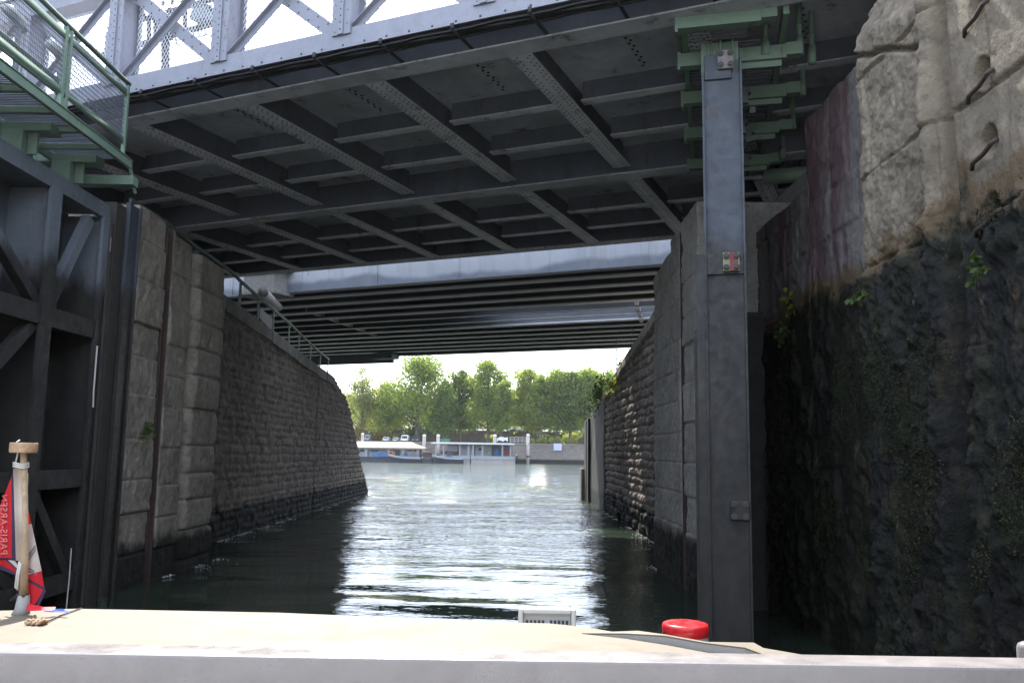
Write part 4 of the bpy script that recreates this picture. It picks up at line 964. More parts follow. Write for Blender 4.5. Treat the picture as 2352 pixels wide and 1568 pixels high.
cloth(g, [(86, 318), (101, 285), (121, 962), (88, 950)], [0, 0, 0, 0], 1)
cloth(g, [(-150, 935.5), (92, 945.5), (120, 964), (-150, 958)], [.05, 0, 0, .05], 1)
cloth(g, [(101, 262), (168, 250), (176, 968), (121.5, 966)], [0, .01, .012, 0], 2)
cloth(g, [(168.5, 250), (215, 300), (200, 700), (176.5, 960)], [.012, .03, .03, .014], 2)
cloth(g, [(-60, 965), (38, 960), (142, 1050), (130, 1062)], [.03, .006, .006, .01], 0); cloth(g, [(-60, 966), (130, 1063), (132, 1082), (-60, 1008)], [.03, .01, .01, .03], 1)
cloth(g, [(38.5, 960), (62, 960), (142, 1035), (142, 1049)], [.006]*4, 1); cloth(g, [(62.5, 961), (112, 964), (142, 1012), (142, 1034)], [.006]*4, 2)
cloth(g, [(206, 560), (214, 580), (240, 684), (206, 690)], [.03, .03, .015, .03], 0)
cloth(g, [(206, 690.5), (240, 684.5), (318, 1044), (206, 1076)], [.03, .015, .005, .025], 2, 9)
cloth(g, [(206, 1076.5), (318, 1044.5), (336, 1166), (206, 1098)], [.025, .005, .0, .02], 0); cloth(g, [(206, 1098.5), (336, 1166.5), (330, 1188), (206, 1120)], [.02, 0, 0, .02], 1)
cloth(g, [(206, 1120.5), (329, 1188.5), (272, 1296), (206, 1300)], [.02, 0, .005, .015], 0); cloth(g, [(337, 1164), (351, 1198), (291, 1326), (273, 1318)], [0, 0, .004, .005], 1)
for (p0, p1, wd) in (((212, 925), (268, 845), 14), ((214, 958), (272, 872), 10), ((216, 1015), (300, 1062), 12), ((216, 1040), (285, 1066), 9)):
    cloth(g, [(p0[0], p0[1]), (p1[0], p1[1]), (p1[0], p1[1]+wd), (p0[0], p0[1]+wd)], [.021, .010, .010, .021], 5, 3)
cloth(g, [(206, 1290), (330, 1318), (335, 1345), (206, 1352)], [.0, -.02, -.03, -.02], 0); cloth(g, [(320, 1320), (425, 1318), (420, 1338), (320, 1346)], [-.02, -.02, -.03, -.03], 3)
cloth(g, [(330, 1346), (520, 1348), (535, 1362), (340, 1356)], [-.02, -.02, -.03, -.03], 4); cloth(g, [(405, 1338), (470, 1330), (500, 1346), (410, 1350)], [-.015, -.015, -.02, -.02], 4)
g.build('cloth', [M['flag_red'], M['flag_navy'], M['flag_white'], M['flag_pink'], M['flag_blue'], M['flag_grey']], fg, True, fix=False)
def text_mesh(txt):
    cu = bpy.data.curves.new('lettering', 'FONT'); cu.body = txt; cu.size = 1; cu.space_character = 1.12
    o = bpy.data.objects.new('lettering', cu); COL.objects.link(o); dg = bpy.context.evaluated_depsgraph_get(); me = bpy.data.meshes.new_from_object(o.evaluated_get(dg))
    bpy.data.objects.remove(o); bpy.data.curves.remove(cu); return me
me = text_mesh('PARIS-ARSENAL'); xs = [v.co.x for v in me.vertices]; L = max(xs)
off = fg['_o']
for v in me.vertices:
    tx, ty = v.co.x/L, v.co.y/.72
    cx_, cy_ = 4+56*ty, 920-555*tx; k = max(0, min(1, (90-cx_)/240))
    wv = .0035*math.sin(cx_*.045+1)+.003*math.sin(cy_*.013+cx_*.02)
    p = C_(cx_, cy_, wv+.05*k*max(0, (cy_-345)/590)-.0022); v.co = (p.x-off[0], p.y-off[1], p.z-off[2])
# letters that would fall off the slanting edge of the red panel are cut there
bm = bmesh.new(); bm.from_mesh(me)
kill = []
for f in bm.faces:
    c = f.calc_center_median()
    q = (np.array(c)+np.array(off)); 
    rel = Vector(q)-Vector((0, 0, EYE)); zc_ = rel.dot(_F); uu = 1176+F_PX*rel.dot(_r)/zc_; vv = 784-F_PX*rel.dot(_u)/zc_
    cx_, cy_ = uu/.3001, (vv-997.2)/.3001
    if cx_ < 78-(cy_-345)*.40+4: kill.append(f)
bmesh.ops.delete(bm, geom=kill, context='FACES'); bm.to_mesh(me); bm.free()
me.materials.append(M['flag_pink']); lt = link('lettering', me, fg); md = lt.modifiers.new('thickness', 'SOLIDIFY'); md.thickness = .0006
# rusty knot and the cord that runs from it over the deck
p = atz(86, 1434, ZD)
g = MB(); rr = random.Random(9)
for k in range(9):
    c0 = p+Vector((rr.uniform(-.018, .018), rr.uniform(-.008, .008), rr.uniform(.004, .010))); R0 = rr.uniform(.005, .008)
    a1 = Vector((rr.uniform(-1,1), rr.uniform(-1,1), rr.uniform(-.4,.4))).normalized(); b1 = a1.orthogonal().normalized()
    g.tube([c0+(a1*math.cos(t)+b1*math.sin(t))*R0 for t in [2*math.pi*q/10 for q in range(11)]], .003, 6)
e_ = atz(186, 1398.5, ZD); g.tube([p+Vector((.015, 0, .004)), p.lerp(e_, .5)+Vector((0, .0, .003)), e_+Vector((0, 0, .003))], .0018, 5, 1)
tag(g.build('rope_knot', [M['wood_end'], M['rust']], None, True), 'small rust brown rope knot lying on the cream deck', 'rope')

# ================================================================== FAR BANK
YQ = 160.0
def FX(u_, Y): return aty(u_, 1030, Y).x
def FZ(u_, v_, Y): return aty(u_, v_, Y).z
ZQ = 3.75
M['quay'] = stone('far_quay_stone', ((.14,.122,.11), (.19,.166,.15), (.24,.212,.19)), .03, .25, dark_low=.75, fine=2.5)
g = MB(); g.hexa([(-200, YQ, -1), (200, YQ, -1), (200, 3000, -1), (-200, 3000, -1), (-200, YQ, ZQ-.25), (200, YQ, ZQ-.25), (200, 3000, ZQ-.25), (-200, 3000, ZQ-.25)])
tag(g.build('quay_wall', M['quay']), 'long pale stone quay wall across the river', 'wall')
g = MB(); g.box((-1500, YQ-.15, ZQ-.249), (1500, 186, ZQ)); struct(g.build('quay_pavement', M['gravel']))
YU = 186.0; ZU = FZ(1100, 988, YU)
g = MB(); g.box((-1500, YU, ZQ-.24), (1500, 2990, ZU-.35)); g.box((-1500, YU-.2, ZU-.349), (1500, YU+.5, ZU))
for k in range(60): g.box((-120+4*k, YU-.12, ZQ), (-119.4+4*k, YU-.001, ZU-.35))
tag(g.build('retaining_wall', M['conc_dark']), 'grey retaining wall of the raised road behind the far quay trees', 'wall')
g = MB(); g.box((-1500, YU+.51, ZU-.349), (1500, 2990, ZU-.30)); struct(g.build('ground', M['ground_far']))
# mooring piles
pl_ = [(773.5, 982, 1019, 'white mooring pile left of the tan roofed houseboat gap'), ]
M['pile'] = paint('pale_pile_paint', (.36,.335,.32), (.25,.225,.21), .6, .6, .1, sc=.6)
for (u0, u1, vt, lab) in ((970, 977.5, 1001, 'pale mooring pile at the right end of the tan roof'), (1002, 1009.5, 1001, 'pale mooring pile at the left end of the flat roofed houseboat'), (1132.5, 1140, 1001, 'pale mooring pile beside the white motorhome'), (1209, 1216.5, 1000, 'tall pale mooring pile standing alone before the quay wall'), (828.5, 835, 998, 'pale mooring pile at the left end of the tan roof')):
    Y = 157.5; x0, x1 = FX(u0, Y), FX(u1, Y); zt = FZ(u0, vt, Y); t = thing('mooring_pile', lab, 'pile', ((x0+x1)/2, Y, 0), 'mooring piles along the far quay')
    g = MB(); g.tube([((x0+x1)/2, Y, -1), ((x0+x1)/2, Y, zt)], (x1-x0)/2, 14); g.build('shaft', M['pile'], t, True)
    g = MB(); g.tube([((x0+x1)/2, Y, zt), ((x0+x1)/2, Y, zt+.12), ((x0+x1)/2, Y, zt+.3)], [(x1-x0)/2+.05, (x1-x0)/2+.05, .1], 14); g.tube([((x0+x1)/2, Y, 1.2), ((x0+x1)/2, Y, 1.5)], (x1-x0)/2+.06, 14, 1); g.build('pile_cap', [M['plastic'], M['gate']], t)
# quay sign
g = MB(); x = FX(1281, 159.6); g.box((x-.75, 159.72, FZ(1281, 1034, 159.6)), (x+.75, 159.82, FZ(1281, 1018, 159.6)));
M['sign'] = plain('blue_white_board', (.50,.52,.66), .5)
tag(g.build('quay_sign', M['sign']), 'small bluish white board fixed on the quay wall', 'sign')
# houseboat with tan hipped roof
YB = 150.0
M['tan'] = paint('tan_roof_felt', (.36,.265,.18), (.28,.20,.135), .8, .5, sc=.5); M['hb_white'] = paint('houseboat_white', (.30,.31,.335), (.22,.235,.26), .5, .6, .05, sc=.5)
M['hull_dark'] = paint('dark_hull_paint', (.045,.05,.065), (.03,.03,.035), .5, .6, sc=.6); M['win'] = plain('dark_window_glass', (.03,.035,.04), .12)
M['blue_banner'] = plain('blue_banner_cloth', (.06,.16,.36), .7, var=.5, sc=2); M['orange'] = plain('orange_lifebuoy', (.55,.12,.05), .5)
hx0, hx1 = FX(800, YB), FX(968, YB); zr0 = FZ(900, 1027.5, YB); zr1 = FZ(900, 1014, YB); zd_ = FZ(900, 1049, YB)
hb = thing('houseboat', 'long white houseboat with a tan hipped roof', 'houseboat', ((hx0+hx1)/2, YB, 0))
g = MB(); g.box((hx0-.2, YB-.4, -.3), (hx1+.3, YB+5, zd_)); g.box((hx0-.3, YB-.55, zd_-.12), (hx1+.4, YB-.4005, zd_)); g.build('hull', M['hull_dark'], hb)
g = MB(); g.box((hx0+.3, YB+.5, zd_), (hx1-.3, YB+4.5, zr0)); g.build('cabin', M['hb_white'], hb)
g = MB(); rx0, rx1 = hx0-.5, hx1+.5; g.hexa([(rx0, YB-.5, zr0), (rx1, YB-.5, zr0), (rx1, YB+5.3, zr0), (rx0, YB+5.3, zr0), (rx0+1.6, YB+1.9, zr1), (rx1-2.6, YB+1.9, zr1), (rx1-2.6, YB+2.9, zr1), (rx0+1.6, YB+2.9, zr1)]); g.box((rx0, YB-.52, zr0-.28), (rx1, YB+5.32, zr0-.001), 1); g.build('roof', [M['tan'], M['coping']], hb)
for (u0, u1, v0, v1) in ((850, 868, 1031, 1037), (826, 836, 1031, 1037), (938, 945, 1030.5, 1036), (952, 960, 1030.5, 1036)):
    g = MB(); g.box((FX(u0, YB), YB+.46, FZ(u0, v1, YB)), (FX(u1, YB), YB+.499, FZ(u0, v0, YB))); g.build('window', M['win'], hb)
g = MB(); g.box((FX(907, YB), YB+.45, zd_), (FX(918, YB), YB+.498, FZ(910, 1029, YB))); g.build('door', M['win'], hb)
for u0 in (841, 893, 927, 960):
    g = MB(); g.box((FX(u0, YB)-.25, YB-.2, zd_), (FX(u0, YB)+.25, YB+.2, zr0-.3)); g.build('porch_post', M['hb_white'], hb)
g = MB(); g.box((FX(857, YB), YB-.42, FZ(857, 1047.5, YB)), (FX(891, YB), YB-.40, FZ(857, 1038.5, YB))); tag(g.build('banner', M['blue_banner']), 'blue banner hung along the houseboat railing', 'banner')
g = MB(); c = Vector((FX(899, YB), YB-.45, FZ(899, 1042, YB))); g.tube([c+Vector((.38*math.cos(t), 0, .38*math.sin(t))) for t in [2*math.pi*q/16 for q in range(17)]], .12, 8); tag(g.build('lifebuoy', M['orange'], None, True), 'orange lifebuoy beside the blue banner', 'lifebuoy')
g = MB()
for k in range(12): x = FX(926+3.2*k, YB); g.box((x-.03, YB-.40, zd_), (x+.03, YB-.35, zd_+.85))
g.box((FX(924, YB), YB-.41, zd_+.80), (FX(964, YB), YB-.34, zd_+.87)); g.build('railing', M['hb_white'], hb)
# flat roofed pontoon houseboat
fx0, fx1 = FX(998, YB), FX(1184, YB); zt = FZ(1090, 1020, YB); zp = FZ(1090, 1046.5, YB); zh = FZ(1090, 1054, YB)
pb = thing('houseboat', 'flat roofed pontoon houseboat with white posts and open sides', 'houseboat', ((fx0+fx1)/2, YB, 0))
xm = FX(1081, YB)
g = MB(); g.box((fx0, YB-.3, -.3), (xm-.12, YB+5, zh)); g.box((xm+.12, YB-.3, -.3), (fx1, YB+5, zh)); g.build('hull', M['pile'], pb)
g = MB(); g.box((fx0-.2, YB-.45, zh+.001), (xm-.10, YB-.2, zp)); g.box((xm+.10, YB-.45, zh+.001), (fx1+.1, YB-.2, zp)); g.box((fx0, YB-.199, zh+.001), (fx1, YB+5, zh+.05)); g.build('parapet', M['hb_white'], pb)
g = MB(); g.box((FX(990, YB), YB-.7, zt), (FX(1181, YB), YB+5.2, zt+.22)); g.box((FX(990, YB)+.3, YB-.6, zt+.221), (FX(1181, YB)-.3, YB+5, zt+.30)); g.build('roof', M['plastic'], pb)
for u0 in (1001, 1019, 1056, 1076, 1087, 1108, 1154, 1173):
    g = MB(); x = FX(u0, YB); g.box((x-.13, YB-.15, zp-.3), (x+.13, YB+.1, zt-.001)); g.build('roof_post', M['hb_white'], pb)
g = MB(); g.box((FX(1026, YB), YB+1.6, zh+.06), (FX(1050, YB), YB+4.6, zt-.002)); g.box((FX(1056, YB), YB+1.62, zh+.06), (FX(1128, YB), YB+4.6, zt-.002)); g.box((FX(1128.2, YB), YB+2.6, zh+.06), (FX(1177, YB), YB+4.6, zt-.002), 1); g.build('cabin', [M['hb_white'], M['road_web']], pb)
for (u0, u1, v0, v1, mt) in ((1050.2, 1055.5, 1026, 1047, 'timber'), (1099, 1105, 1028, 1034, 'win'), (1086, 1090, 1024, 1047, 'gate'), (1136, 1146, 1032, 1047, 'blue_banner'), (1158, 1170, 1030, 1045, 'hinge_red')):
    g = MB(); g.box((FX(u0, YB), YB+1.55, FZ(u0, v1, YB)), (FX(u1, YB), YB+1.6, FZ(u0, v0, YB))); g.build('panel', M[mt], pb)
g = MB(); x = FX(1120, YB); g.box((x-.25, YB+1.2, zh+.05), (x+.25, YB+1.5, zp+.6)); g.box((x-.45, YB+1.15, zp+.9), (x+.45, YB+1.55, zp+1.25)); g.tube([(x, YB+1.35, zp+.6), (x, YB+1.35, zp+.95)], .12, 8); tag(g.build('fuel_pump', M['yellow']), 'yellow topped pump on the flat roofed houseboat', 'pump')
g = MB(); x = FX(1034, YB); g.box((x-1.6, YB+.4, zp+.25), (x+1.2, YB+1.4, zp+.75)); g.tube([(x-1.2, YB+.6, zh), (x-1.2, YB+.6, zp+.3)], .06, 6); g.tube([(x+.8, YB+.6, zh), (x+.8, YB+.6, zp+.3)], .06, 6); tag(g.build('covered_bench', M['rust']), 'brown covered bench under the flat roof', 'bench')
g = MB(); c = Vector((FX(1187, YB), YB-.4, FZ(1187, 1052, YB))); g.tube([c+Vector((.0, .5*math.cos(t), .5*math.sin(t))) for t in [2*math.pi*q/14 for q in range(15)]], .2, 8); tag(g.build('tyre_fender', M['cable'], None, True), 'black tyre fender at the right end of the pontoon', 'tyre')
def skiff(label, u0, u1, Y, bow=-1):
    x0, x1 = FX(u0, Y), FX(u1, Y); L = x1-x0; t = thing('motorboat', label, 'boat', ((x0+x1)/2, Y, 0), 'open boats moored at the houseboats'); g = MB(); N = 14
    vs = []
    for i in range(N+1):
        q = i/N; wd = .85*min(1, (.12+q*2.6)**.6) if bow < 0 else .85; x = x0+L*q; top = .85+.5*(1-q)**3; 
        vs += [(x+ (.0), Y-wd, top), (x+.3*(1-q), Y-wd*.6, -.2), (x+.3*(1-q), Y+wd*.6, -.2), (x, Y+wd, top)]
    fsx = []
    for i in range(N):
        for j in range(3): fsx.append((4*i+j, 4*(i+1)+j, 4*(i+1)+j+1, 4*i+j+1))
    fsx += [(0, 1, 2, 3), (4*N+3, 4*N+2, 4*N+1, 4*N)]; g.add(vs, fsx); 
    g.build('hull', M['hull_dark'], t)
    g = MB(); 
    for i in range(N):
        a0 = Vector(vs[4*i]); a1 = Vector(vs[4*i+4]); g.bar(a0, a1, .08, .30); b0 = Vector(vs[4*i+3]); b1 = Vector(vs[4*i+7]); g.bar(b0, b1, .08, .18)
    g.build('gunwale', M['hb_white'], t)
    g = MB(); c = x0+L*.52; g.box((c-.6, Y-.5, .3), (c+.7, Y+.5, 1.25)); g.hexa([(c-.4, Y-.45, 1.251), (c+.4, Y-.45, 1.251), (c+.4, Y+.45, 1.251), (c-.4, Y+.45, 1.251), (c-.1, Y-.4, 1.8), (c+.35, Y-.4, 1.8), (c+.35, Y+.4, 1.8), (c-.1, Y+.4, 1.8)], 1); g.build('console', [M['blue_banner'], M['win']], t)
    return t
skiff('dark open boat with white gunwale moored by the tan roofed houseboat', 892, 968, 146.5)
skiff('dark open boat with white gunwale moored by the flat roofed houseboat', 994, 1066, 146.5)
bt = thing('work_boat', 'small brown work boat wedged between the two houseboats', 'boat', (FX(980, 148), 148, 0))
g = MB(); g.box((FX(970, 148), 147, -.2), (FX(992, 148), 151, FZ(980, 1050, 148))); g.build('hull', M['hull_dark'], bt, bevel=.15)
g = MB(); g.box((FX(972, 148), 147.6, FZ(980, 1050, 148)), (FX(989, 148), 150, FZ(980, 1038, 148))); g.box((FX(971, 148), 147.4, FZ(980, 1038, 148)+.001), (FX(987, 148), 150.2, FZ(980, 1036.5, 148)), 1); g.build('wheelhouse', [M['rust'], M['pile']], bt)
# quay clutter
g = MB(); Y = 168; g.box((FX(1010.5, Y), Y, ZQ), (FX(1032, Y), Y+2.2, FZ(1020, 1007, Y)))
for k in range(6): x = FX(1012+3.6*k, Y); g.box((x-.05, Y-.06, ZQ+.1), (x+.05, Y-.001, FZ(1020, 1008, Y)))
M['dumpster'] = paint('green_container_paint', (.05,.20,.12), (.03,.13,.08), .55, .5); tag(g.build('container', M['dumpster']), 'green waste container behind the quay edge', 'container')
fr = thing('steel_rack', 'rusty steel rack of bars standing on the quay', 'rack', (FX(1190, 166), 166, ZQ))
g = MB()
for u0 in (1172, 1181, 1190, 1199, 1208): x = FX(u0, 166); g.box((x-.07, 166, ZQ), (x+.07, 166.14, FZ(u0, 1003, 166)))
for v0 in (1004, 1009, 1013): z = FZ(1190, v0, 166); g.box((FX(1170, 166), 165.9, z-.06), (FX(1210, 166), 165.999, z+.06))
g.build('bars', M['pile'], fr)
def vehicle(label, cat, name, u0, u1, vt, Y, body, high=True, front=True):
    x0, x1 = FX(u0, Y), FX(u1, Y); zt = FZ(u0, vt, Y); L = 4.6; h = zt-ZQ; wd = x1-x0; xm = (x0+x1)/2
    t = thing(name, label, cat, (xm, Y, ZQ), 'vehicles parked on the far quay'); hb_ = .45*h if high else .52*h
    g = MB(); g.hexa([(x0, Y, ZQ+.28), (x1, Y, ZQ+.28), (x1, Y+L, ZQ+.28), (x0, Y+L, ZQ+.28), (x0, Y+.05, ZQ+hb_), (x1, Y+.05, ZQ+hb_), (x1, Y+L, ZQ+hb_), (x0, Y+L, ZQ+hb_)])
    c = .09*wd; g.hexa([(x0+.02, Y+.5, ZQ+hb_+.001), (x1-.02, Y+.5, ZQ+hb_+.001), (x1-.02, Y+L-.1, ZQ+hb_+.001), (x0+.02, Y+L-.1, ZQ+hb_+.001), (x0+c, Y+1.2, zt), (x1-c, Y+1.2, zt), (x1-c, Y+L-.3, zt), (x0+c, Y+L-.3, zt)])
    g.build('body', body, t, bevel=.06)
    g = MB(); za, zb = ZQ+hb_+.08, zt-.14*h; f = lambda z: Y+.5+.7*(z-ZQ-hb_)/(zt-ZQ-hb_)-.02
    g.hexa([(x0+.16, f(za), za), (x1-.16, f(za), za), (x1-.16, f(za)+.03, za), (x0+.16, f(za)+.03, za), (x0+c+.1, f(zb), zb), (x1-c-.1, f(zb), zb), (x1-c-.1, f(zb)+.03, zb), (x0+c+.1, f(zb)+.03, zb)]); g.build('windscreen', M['win'], t)
    for sx in (x0+.22, x1-.22):
        g = MB(); g.box((sx-.14, Y-.03, ZQ+hb_*.66), (sx+.14, Y-.001, ZQ+hb_*.86)); g.build('headlight', M['glass_grey'], t)
        for yy_ in (Y+.8, Y+L-.9):
            g = MB(); g.tube([(sx-.13, yy_, ZQ+.32), (sx+.13, yy_, ZQ+.32)], .32, 12); g.build('wheel', M['cable'], t)
    return t
M['van_white'] = plain('white_vehicle_paint', (.66,.67,.68), .3, var=.08); M['van_dark'] = plain('dark_vehicle_paint', (.04,.045,.06), .3); M['van_grey'] = plain('grey_vehicle_paint', (.22,.24,.27), .3)
vehicle('grey van parked beside the leftmost mooring pile', 'van', 'parked_van', 835, 847, 997.5, 170, M['van_grey'])
vehicle('white car parked under the reddish shrubs, the larger one', 'car', 'parked_car', 877, 891, 1003, 171, M['van_white'], False)
vehicle('small white car parked left of the white van', 'car', 'parked_car', 900, 912, 1004, 171, M['van_white'], False)
vehicle('tall white van parked near the tan roofed houseboat', 'van', 'parked_van', 919, 936, 998, 170, M['van_white'])
vehicle('dark van parked under the dark bushy tree', 'van', 'parked_van', 945, 961, 998.5, 171, M['van_dark'])
# motorhome seen from the side
Y = 169; x0, x1 = FX(1142, Y), FX(1166, Y); zt_ = FZ(1150, 1003, Y)
mh = thing('motorhome', 'white motorhome parked sideways above the flat roof', 'motorhome', ((x0+x1)/2, Y, ZQ))
g = MB(); g.prism([(x0+.9, Y, ZQ+.45), (x1, Y, ZQ+.45), (x1, Y, zt_-.1), (x1-.2, Y, zt_), (x0+.4, Y, zt_), (x0+.1, Y, zt_-.35), (x0+.35, Y, zt_-.7), (x0+.9, Y, zt_-.75)], (0, 2.1, 0)); g.prism([(x0-.1, Y+.05, ZQ+.4), (x0+.899, Y+.05, ZQ+.4), (x0+.899, Y+.05, zt_-.76), (x0+.45, Y+.05, zt_-.8), (x0+.1, Y+.05, ZQ+1.1), (x0-.1, Y+.05, ZQ+.95)], (0, 2.0, 0)); g.build('body', M['van_white'], mh)
g = MB(); g.box((x0+.4, Y+.02, ZQ+1.05), (x0+.85, Y+.049, zt_-.9)); g.box((x0+1.2, Y-.02, ZQ+1.2), (x0+1.9, Y-.001, ZQ+1.6)); g.build('window', M['win'], mh)
for xx in (x0+.35, x1-.5): 
    g = MB(); g.tube([(xx, Y-.02, ZQ+.33), (xx, Y+.2, ZQ+.33)], .33, 12); g.build('wheel', M['cable'], mh)
# coach on the raised road
Y = 190; x0, x1 = FX(1167, Y), FX(1229, Y); z1 = FZ(1200, 981, Y); bz = ZU-.3
co = thing('coach', 'white coach roof passing behind the retaining wall', 'coach', ((x0+x1)/2, Y, bz))
g = MB(); g.prism([(x0, Y, bz+.35), (x1, Y, bz+.35), (x1, Y, z1-.55), (x1-.9, Y, z1-.08), (x1-1.6, Y, z1), (x0+.6, Y, z1), (x0, Y, z1-.3)], (0, 2.5, 0)); g.build('body', M['van_white'], co, bevel=.08)
g = MB(); g.box((x0+.3, Y-.02, z1-1.25), (x1-1.3, Y-.001, z1-.55)); g.build('window', M['win'], co)
for xx in (x0+1.2, x1-1.5): 
    g = MB(); g.tube([(xx, Y-.02, bz+.45), (xx, Y+.25, bz+.45)], .45, 12); g.build('wheel', M['cable'], co)

# ---- trees
M['bark'] = stone('plane_tree_bark', ((.06,.05,.04), (.11,.095,.075), (.17,.15,.12)), .02, 1.2)
M['leaf_a'] = leafmat('plane_tree_leaves', (.135,.195,.05), (.245,.305,.09), .62)
M['leaf_b'] = leafmat('yellow_green_leaves', (.215,.25,.075), (.35,.36,.12), .62)  # yellower and paler than the plane tree leaves
M['leaf_c'] = leafmat('dark_bush_leaves', (.03,.06,.02), (.06,.10,.03), .35)
M['leaf_d'] = leafmat('pale_sparse_leaves', (.17,.20,.075), (.26,.28,.12), .6)
M['leaf_e'] = leafmat('light_plane_leaves', (.18,.235,.06), (.30,.34,.10), .64); M['leaf_f'] = leafmat('deep_plane_leaves', (.085,.14,.04), (.18,.24,.075), .58)
M['leaf_r'] = leafmat('reddish_shrub_leaves', (.12,.11,.03), (.22,.15,.05), .45)
def tree(label, uc, vt, vb, wpx, Y, zb, mat, n=3600, low=.30, size=.42, sd=0, lean=0, dense=1.0, group='trees along the far bank'):
    rng = np.random.default_rng(1000+sd); xc = FX(uc, Y); top = FZ(uc, vt, Y); Wm = wpx/1950*Y*1.03; H_ = top-zb; z0 = zb+H_*low
    t = thing('tree', label, 'tree', (xc, Y, zb), group)
    Wm *= 1.22; n = int(n*3.0); size *= 1.08; nc = int(34*dense)+4; cl = []
    for k in range(nc):
        q = rng.random()**.85; z = z0+(top-z0)*(.06+.86*q)
        # profile: wide in the upper half, narrow below
        pr = math.sin(math.pi*min(1, .12+.83*((z-z0)/(top-z0))**.75))**.7
        a = rng.random()*6.283; rad = math.sqrt(rng.random())*.40*Wm*pr
        cl.append((xc+lean*(z-zb)+rad*math.cos(a), Y+rad*math.sin(a)*.85, z, (.15+.11*rng.random())*Wm*(.6+.5*pr)))
    cl.append((xc+lean*H_, Y, top-.09*Wm-.3, .13*Wm))
    g = MB(); tr = max(.16, .021*H_)
    mid = Vector((xc+lean*H_*.35+rng.normal(0, .15), Y, zb+H_*.42)); tip = Vector((xc+lean*H_*.8+rng.normal(0, .4), Y, zb+H_*.86))
    g.tube([(xc, Y, zb-.1), (xc, Y, zb+.6), mid, tip], [tr*1.35, tr, tr*.75, tr*.15], 7)
    for k in range(nc):
        x, y, z, r = cl[k]; q = max(.15, min(.8, (z-zb)/H_-.25)); s0_ = Vector((xc, Y, zb+.6)).lerp(mid, min(1, q/.42)) if q < .42 else mid.lerp(tip, (q-.42)/.44)
        e = Vector((x, y, z)); m_ = s0_.lerp(e, .5)+Vector((0, 0, -.05*(e-s0_).length)); g.tube([s0_, m_, e], [tr*.34, tr*.2, .03], 5, cap=False)
    g.build('trunk', M['bark'], t, True, fix=False)
    per = np.array([c[3]**2 for c in cl]); per = (per/per.sum()*n).astype(int); P = []
    for (x, y, z, r), m_ in zip(cl, per):
        d = rng.normal(size=(m_, 3)); d /= np.linalg.norm(d, axis=1)[:, None]; rad = r*(rng.random(m_)**.42)*(1+.22*rng.normal(size=m_))
        P.append(np.array((x, y, z))+d*rad[:, None]*np.array((1, 1, .82)))
    l = MB(); leaf_cloud(l, np.concatenate(P), size, rng); l.build('crown', mat, t, fix=False)
    return t
def bush(label, uc, vt, vb, wpx, Y, zb, mat, n=900, size=.25, sd=0, name='bush', group='bushes on the far quay'):
    rng = np.random.default_rng(3000+sd); xc = FX(uc, Y); Wm = wpx/1950*Y; top = FZ(uc, vt, Y); H_ = top-zb; t = thing(name, label, 'bush', (xc, Y, zb), group)
    P = []
    for k in range(7):
        a = rng.random()*6.28; c = np.array((xc+math.cos(a)*Wm*.28*rng.random(), Y+math.sin(a)*Wm*.25, zb+H_*rng.uniform(.3, .72))); d = rng.normal(size=(n//7, 3)); d /= np.linalg.norm(d, axis=1)[:, None]
        P.append(c+d*(rng.random((n//7, 1))**.4)*np.array((Wm*.27, Wm*.25, H_*.30)))
    P = np.concatenate(P); P[:, 2] = np.maximum(P[:, 2], zb+.05)
    g = MB()
    for k in range(5): g.tube([(xc, Y, zb-.05), (xc+rng.normal(0, .2*Wm), Y+rng.normal(0, .2*Wm), zb+H_*.6)], [.06, .02], 5)
    g.build('stem', M['bark'], t)
    l = MB(); leaf_cloud(l, P, size, rng); l.build('foliage', mat, t, fix=False); return t
A_, B_, C2, D2, R2 = M['leaf_a'], M['leaf_b'], M['leaf_c'], M['leaf_d'], M['leaf_r']
ZG = ZU-.3
tree('thin sparse pale tree standing at the far left of the far bank', 826, 838, 990, 70, 178, ZQ, D2, 1700, .12, .36, 1, dense=.8)
tree('rounded yellow green tree left of the tallest wide crown', 882, 878, 1000, 72, 177, ZQ, M['leaf_e'], 2600, .18, .42, 2)
tree('tallest wide crowned tree on the far bank, with clear space round its top', 957, 818, 1005, 138, 176, ZQ, A_, 5200, .20, .45, 3)
tree('narrow dark tree just right of the tallest wide crown', 1020, 868, 1012, 54, 172, ZQ, M['leaf_f'], 2400, .12, .42, 4)
tree('tree with a ragged crown left of the central pointed crown', 1056, 843, 1012, 62, 176, ZQ, M['leaf_f'], 2900, .16, .42, 5)
tree('central tree with a high pointed crown above its neighbours', 1121, 826, 1012, 92, 174, ZQ, A_, 4200, .14, .44, 6)
tree('leaning narrow tree above the motorhome', 1150, 868, 1012, 46, 170, ZQ, A_, 1900, .14, .42, 7, .05)
tree('broad rounded tree over the coach roof', 1206, 842, 1014, 88, 174, ZQ, M['leaf_e'], 4000, .18, .44, 8)
tree('slim tree between the coach and the round hedges', 1240, 856, 1014, 50, 172, ZQ, A_, 2200, .18, .42, 9)
tree('broad dense tree above the row of round hedges', 1279, 844, 1014, 80, 174, ZQ, A_, 3800, .18, .44, 10)
tree('tree with forked trunk close to the right wall end', 1310, 850, 1014, 60, 173, ZQ, M['leaf_f'], 2800, .18, .44, 11)
tree('tall tree at the right edge of the gap, partly behind the wall sapling', 1352, 842, 1014, 92, 175, ZQ, A_, 4000, .16, .44, 12)
tree('tree seen only over the right wall, behind the sapling', 1402, 850, 1014, 80, 176, ZQ, A_, 2600, .16, .44, 13)
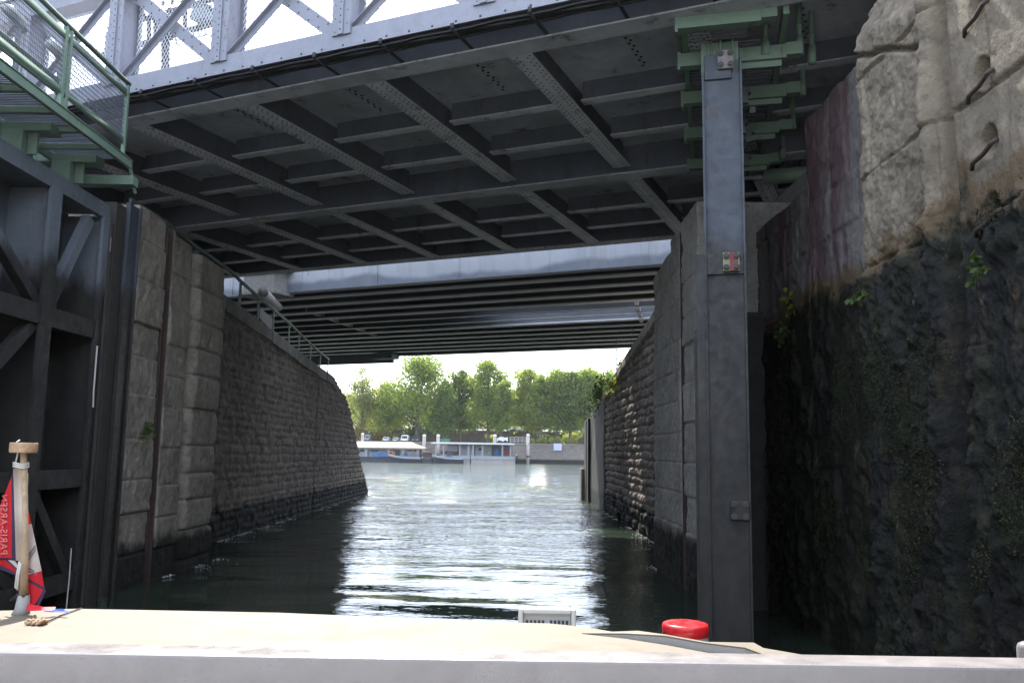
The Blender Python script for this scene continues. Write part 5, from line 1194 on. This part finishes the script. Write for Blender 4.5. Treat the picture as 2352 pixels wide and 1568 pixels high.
for i, (u0, vt, wp, mt, lab) in enumerate(((790, 900, 80, B_, 'yellow tree half hidden by the left wall nose, behind the quay'), (842, 905, 70, B_, 'low yellow tree behind the sparse pale tree'), (905, 925, 60, B_, 'small yellow tree behind the trunk of the rounded tree'), (985, 915, 76, A_, 'green tree behind the trunk of the tallest tree'), (1040, 905, 70, B_, 'yellow green tree filling the gap behind the narrow dark tree'), (1090, 900, 70, A_, 'green tree behind and left of the central pointed tree'), (1165, 895, 74, A_, 'shaded tree behind the leaning narrow tree'), (1225, 905, 70, B_, 'yellow tree behind the coach'), (1262, 890, 70, A_, 'green tree behind the slim tree'), (1300, 915, 60, B_, 'sunlit yellow tree behind the forked trunk'), (1335, 900, 80, A_, 'green tree behind the right edge tree'), (740, 890, 80, A_, 'tree hidden mostly by the left masonry wall'))):
    tree(lab, u0, vt, 990, wp, 204+4*(i % 3), ZG, mt, 2000, .06, .46, 40+i, group='trees on the raised road')
bush('reddish yellow shrub above the tan roof', 872, 1003-20, 1012, 46, 174, ZQ, R2, 1300, .3, 1)
bush('bright green shrub between the two white cars', 902, 992, 1010, 30, 175, ZQ, B_, 800, .26, 2)
bush('large dark round bush behind the dark van', 948, 968, 1004, 62, 181, ZQ, C2, 2600, .34, 3)
bush('yellow shrub right of the small white car', 914, 996, 1010, 18, 177, ZQ, R2, 500, .26, 4)
bush('brownish shrub at the nose of the left wall', 820, 975, 1010, 30, 172, ZQ, R2, 900, .28, 5)
bush('big yellow green bush at the right end of the hedge row', 1313, 988, 1012, 56, 178, ZQ, B_, 1700, .30, 6)
bush('thin green shrub behind the brown rack', 1125, 994, 1013, 26, 178, ZQ, B_, 700, .28, 7)
bush('dark green hedge bank behind the round hedges', 1258, 992, 1010, 60, 183, ZQ, C2, 1700, .30, 8)
for i, u0 in enumerate((1224, 1240, 1252, 1267, 1283, 1299, 1322)):
    bush(['pale clipped bush nearest the lone mooring pile', 'second pale clipped bush from the lone mooring pile', 'third pale clipped bush, behind a dark trunk', 'largest round pale clipped bush in the hedge row', 'pale clipped bush above the quay sign', 'pale clipped bush right of the quay sign', 'last pale clipped bush towards the right wall'][i], u0, 1003-(i % 3), 1013, 17+(i % 2)*3, 166, ZQ, B_, 420, .22, 20+i, 'hedge_bush', 'clipped bushes along the quay edge')
# ---- thin haze volume added to lift the shade and fade the far bank
mh_ = bpy.data.materials.new('thin_haze'); mh_.use_nodes = True; nn = mh_.node_tree; nn.nodes.clear()
oo = nn.nodes.new('ShaderNodeOutputMaterial'); pv = nn.nodes.new('ShaderNodeVolumePrincipled'); pv.inputs['Density'].default_value = .00014; pv.inputs['Color'].default_value = (.92, .95, 1, 1); pv.inputs['Anisotropy'].default_value = .3
nn.links.new(pv.outputs[0], oo.inputs['Volume'])
g = MB(); g.box((-2700, -60, -3.2), (2700, 3100, 42)); o = g.build('haze', mh_); o['kind'] = 'stuff'
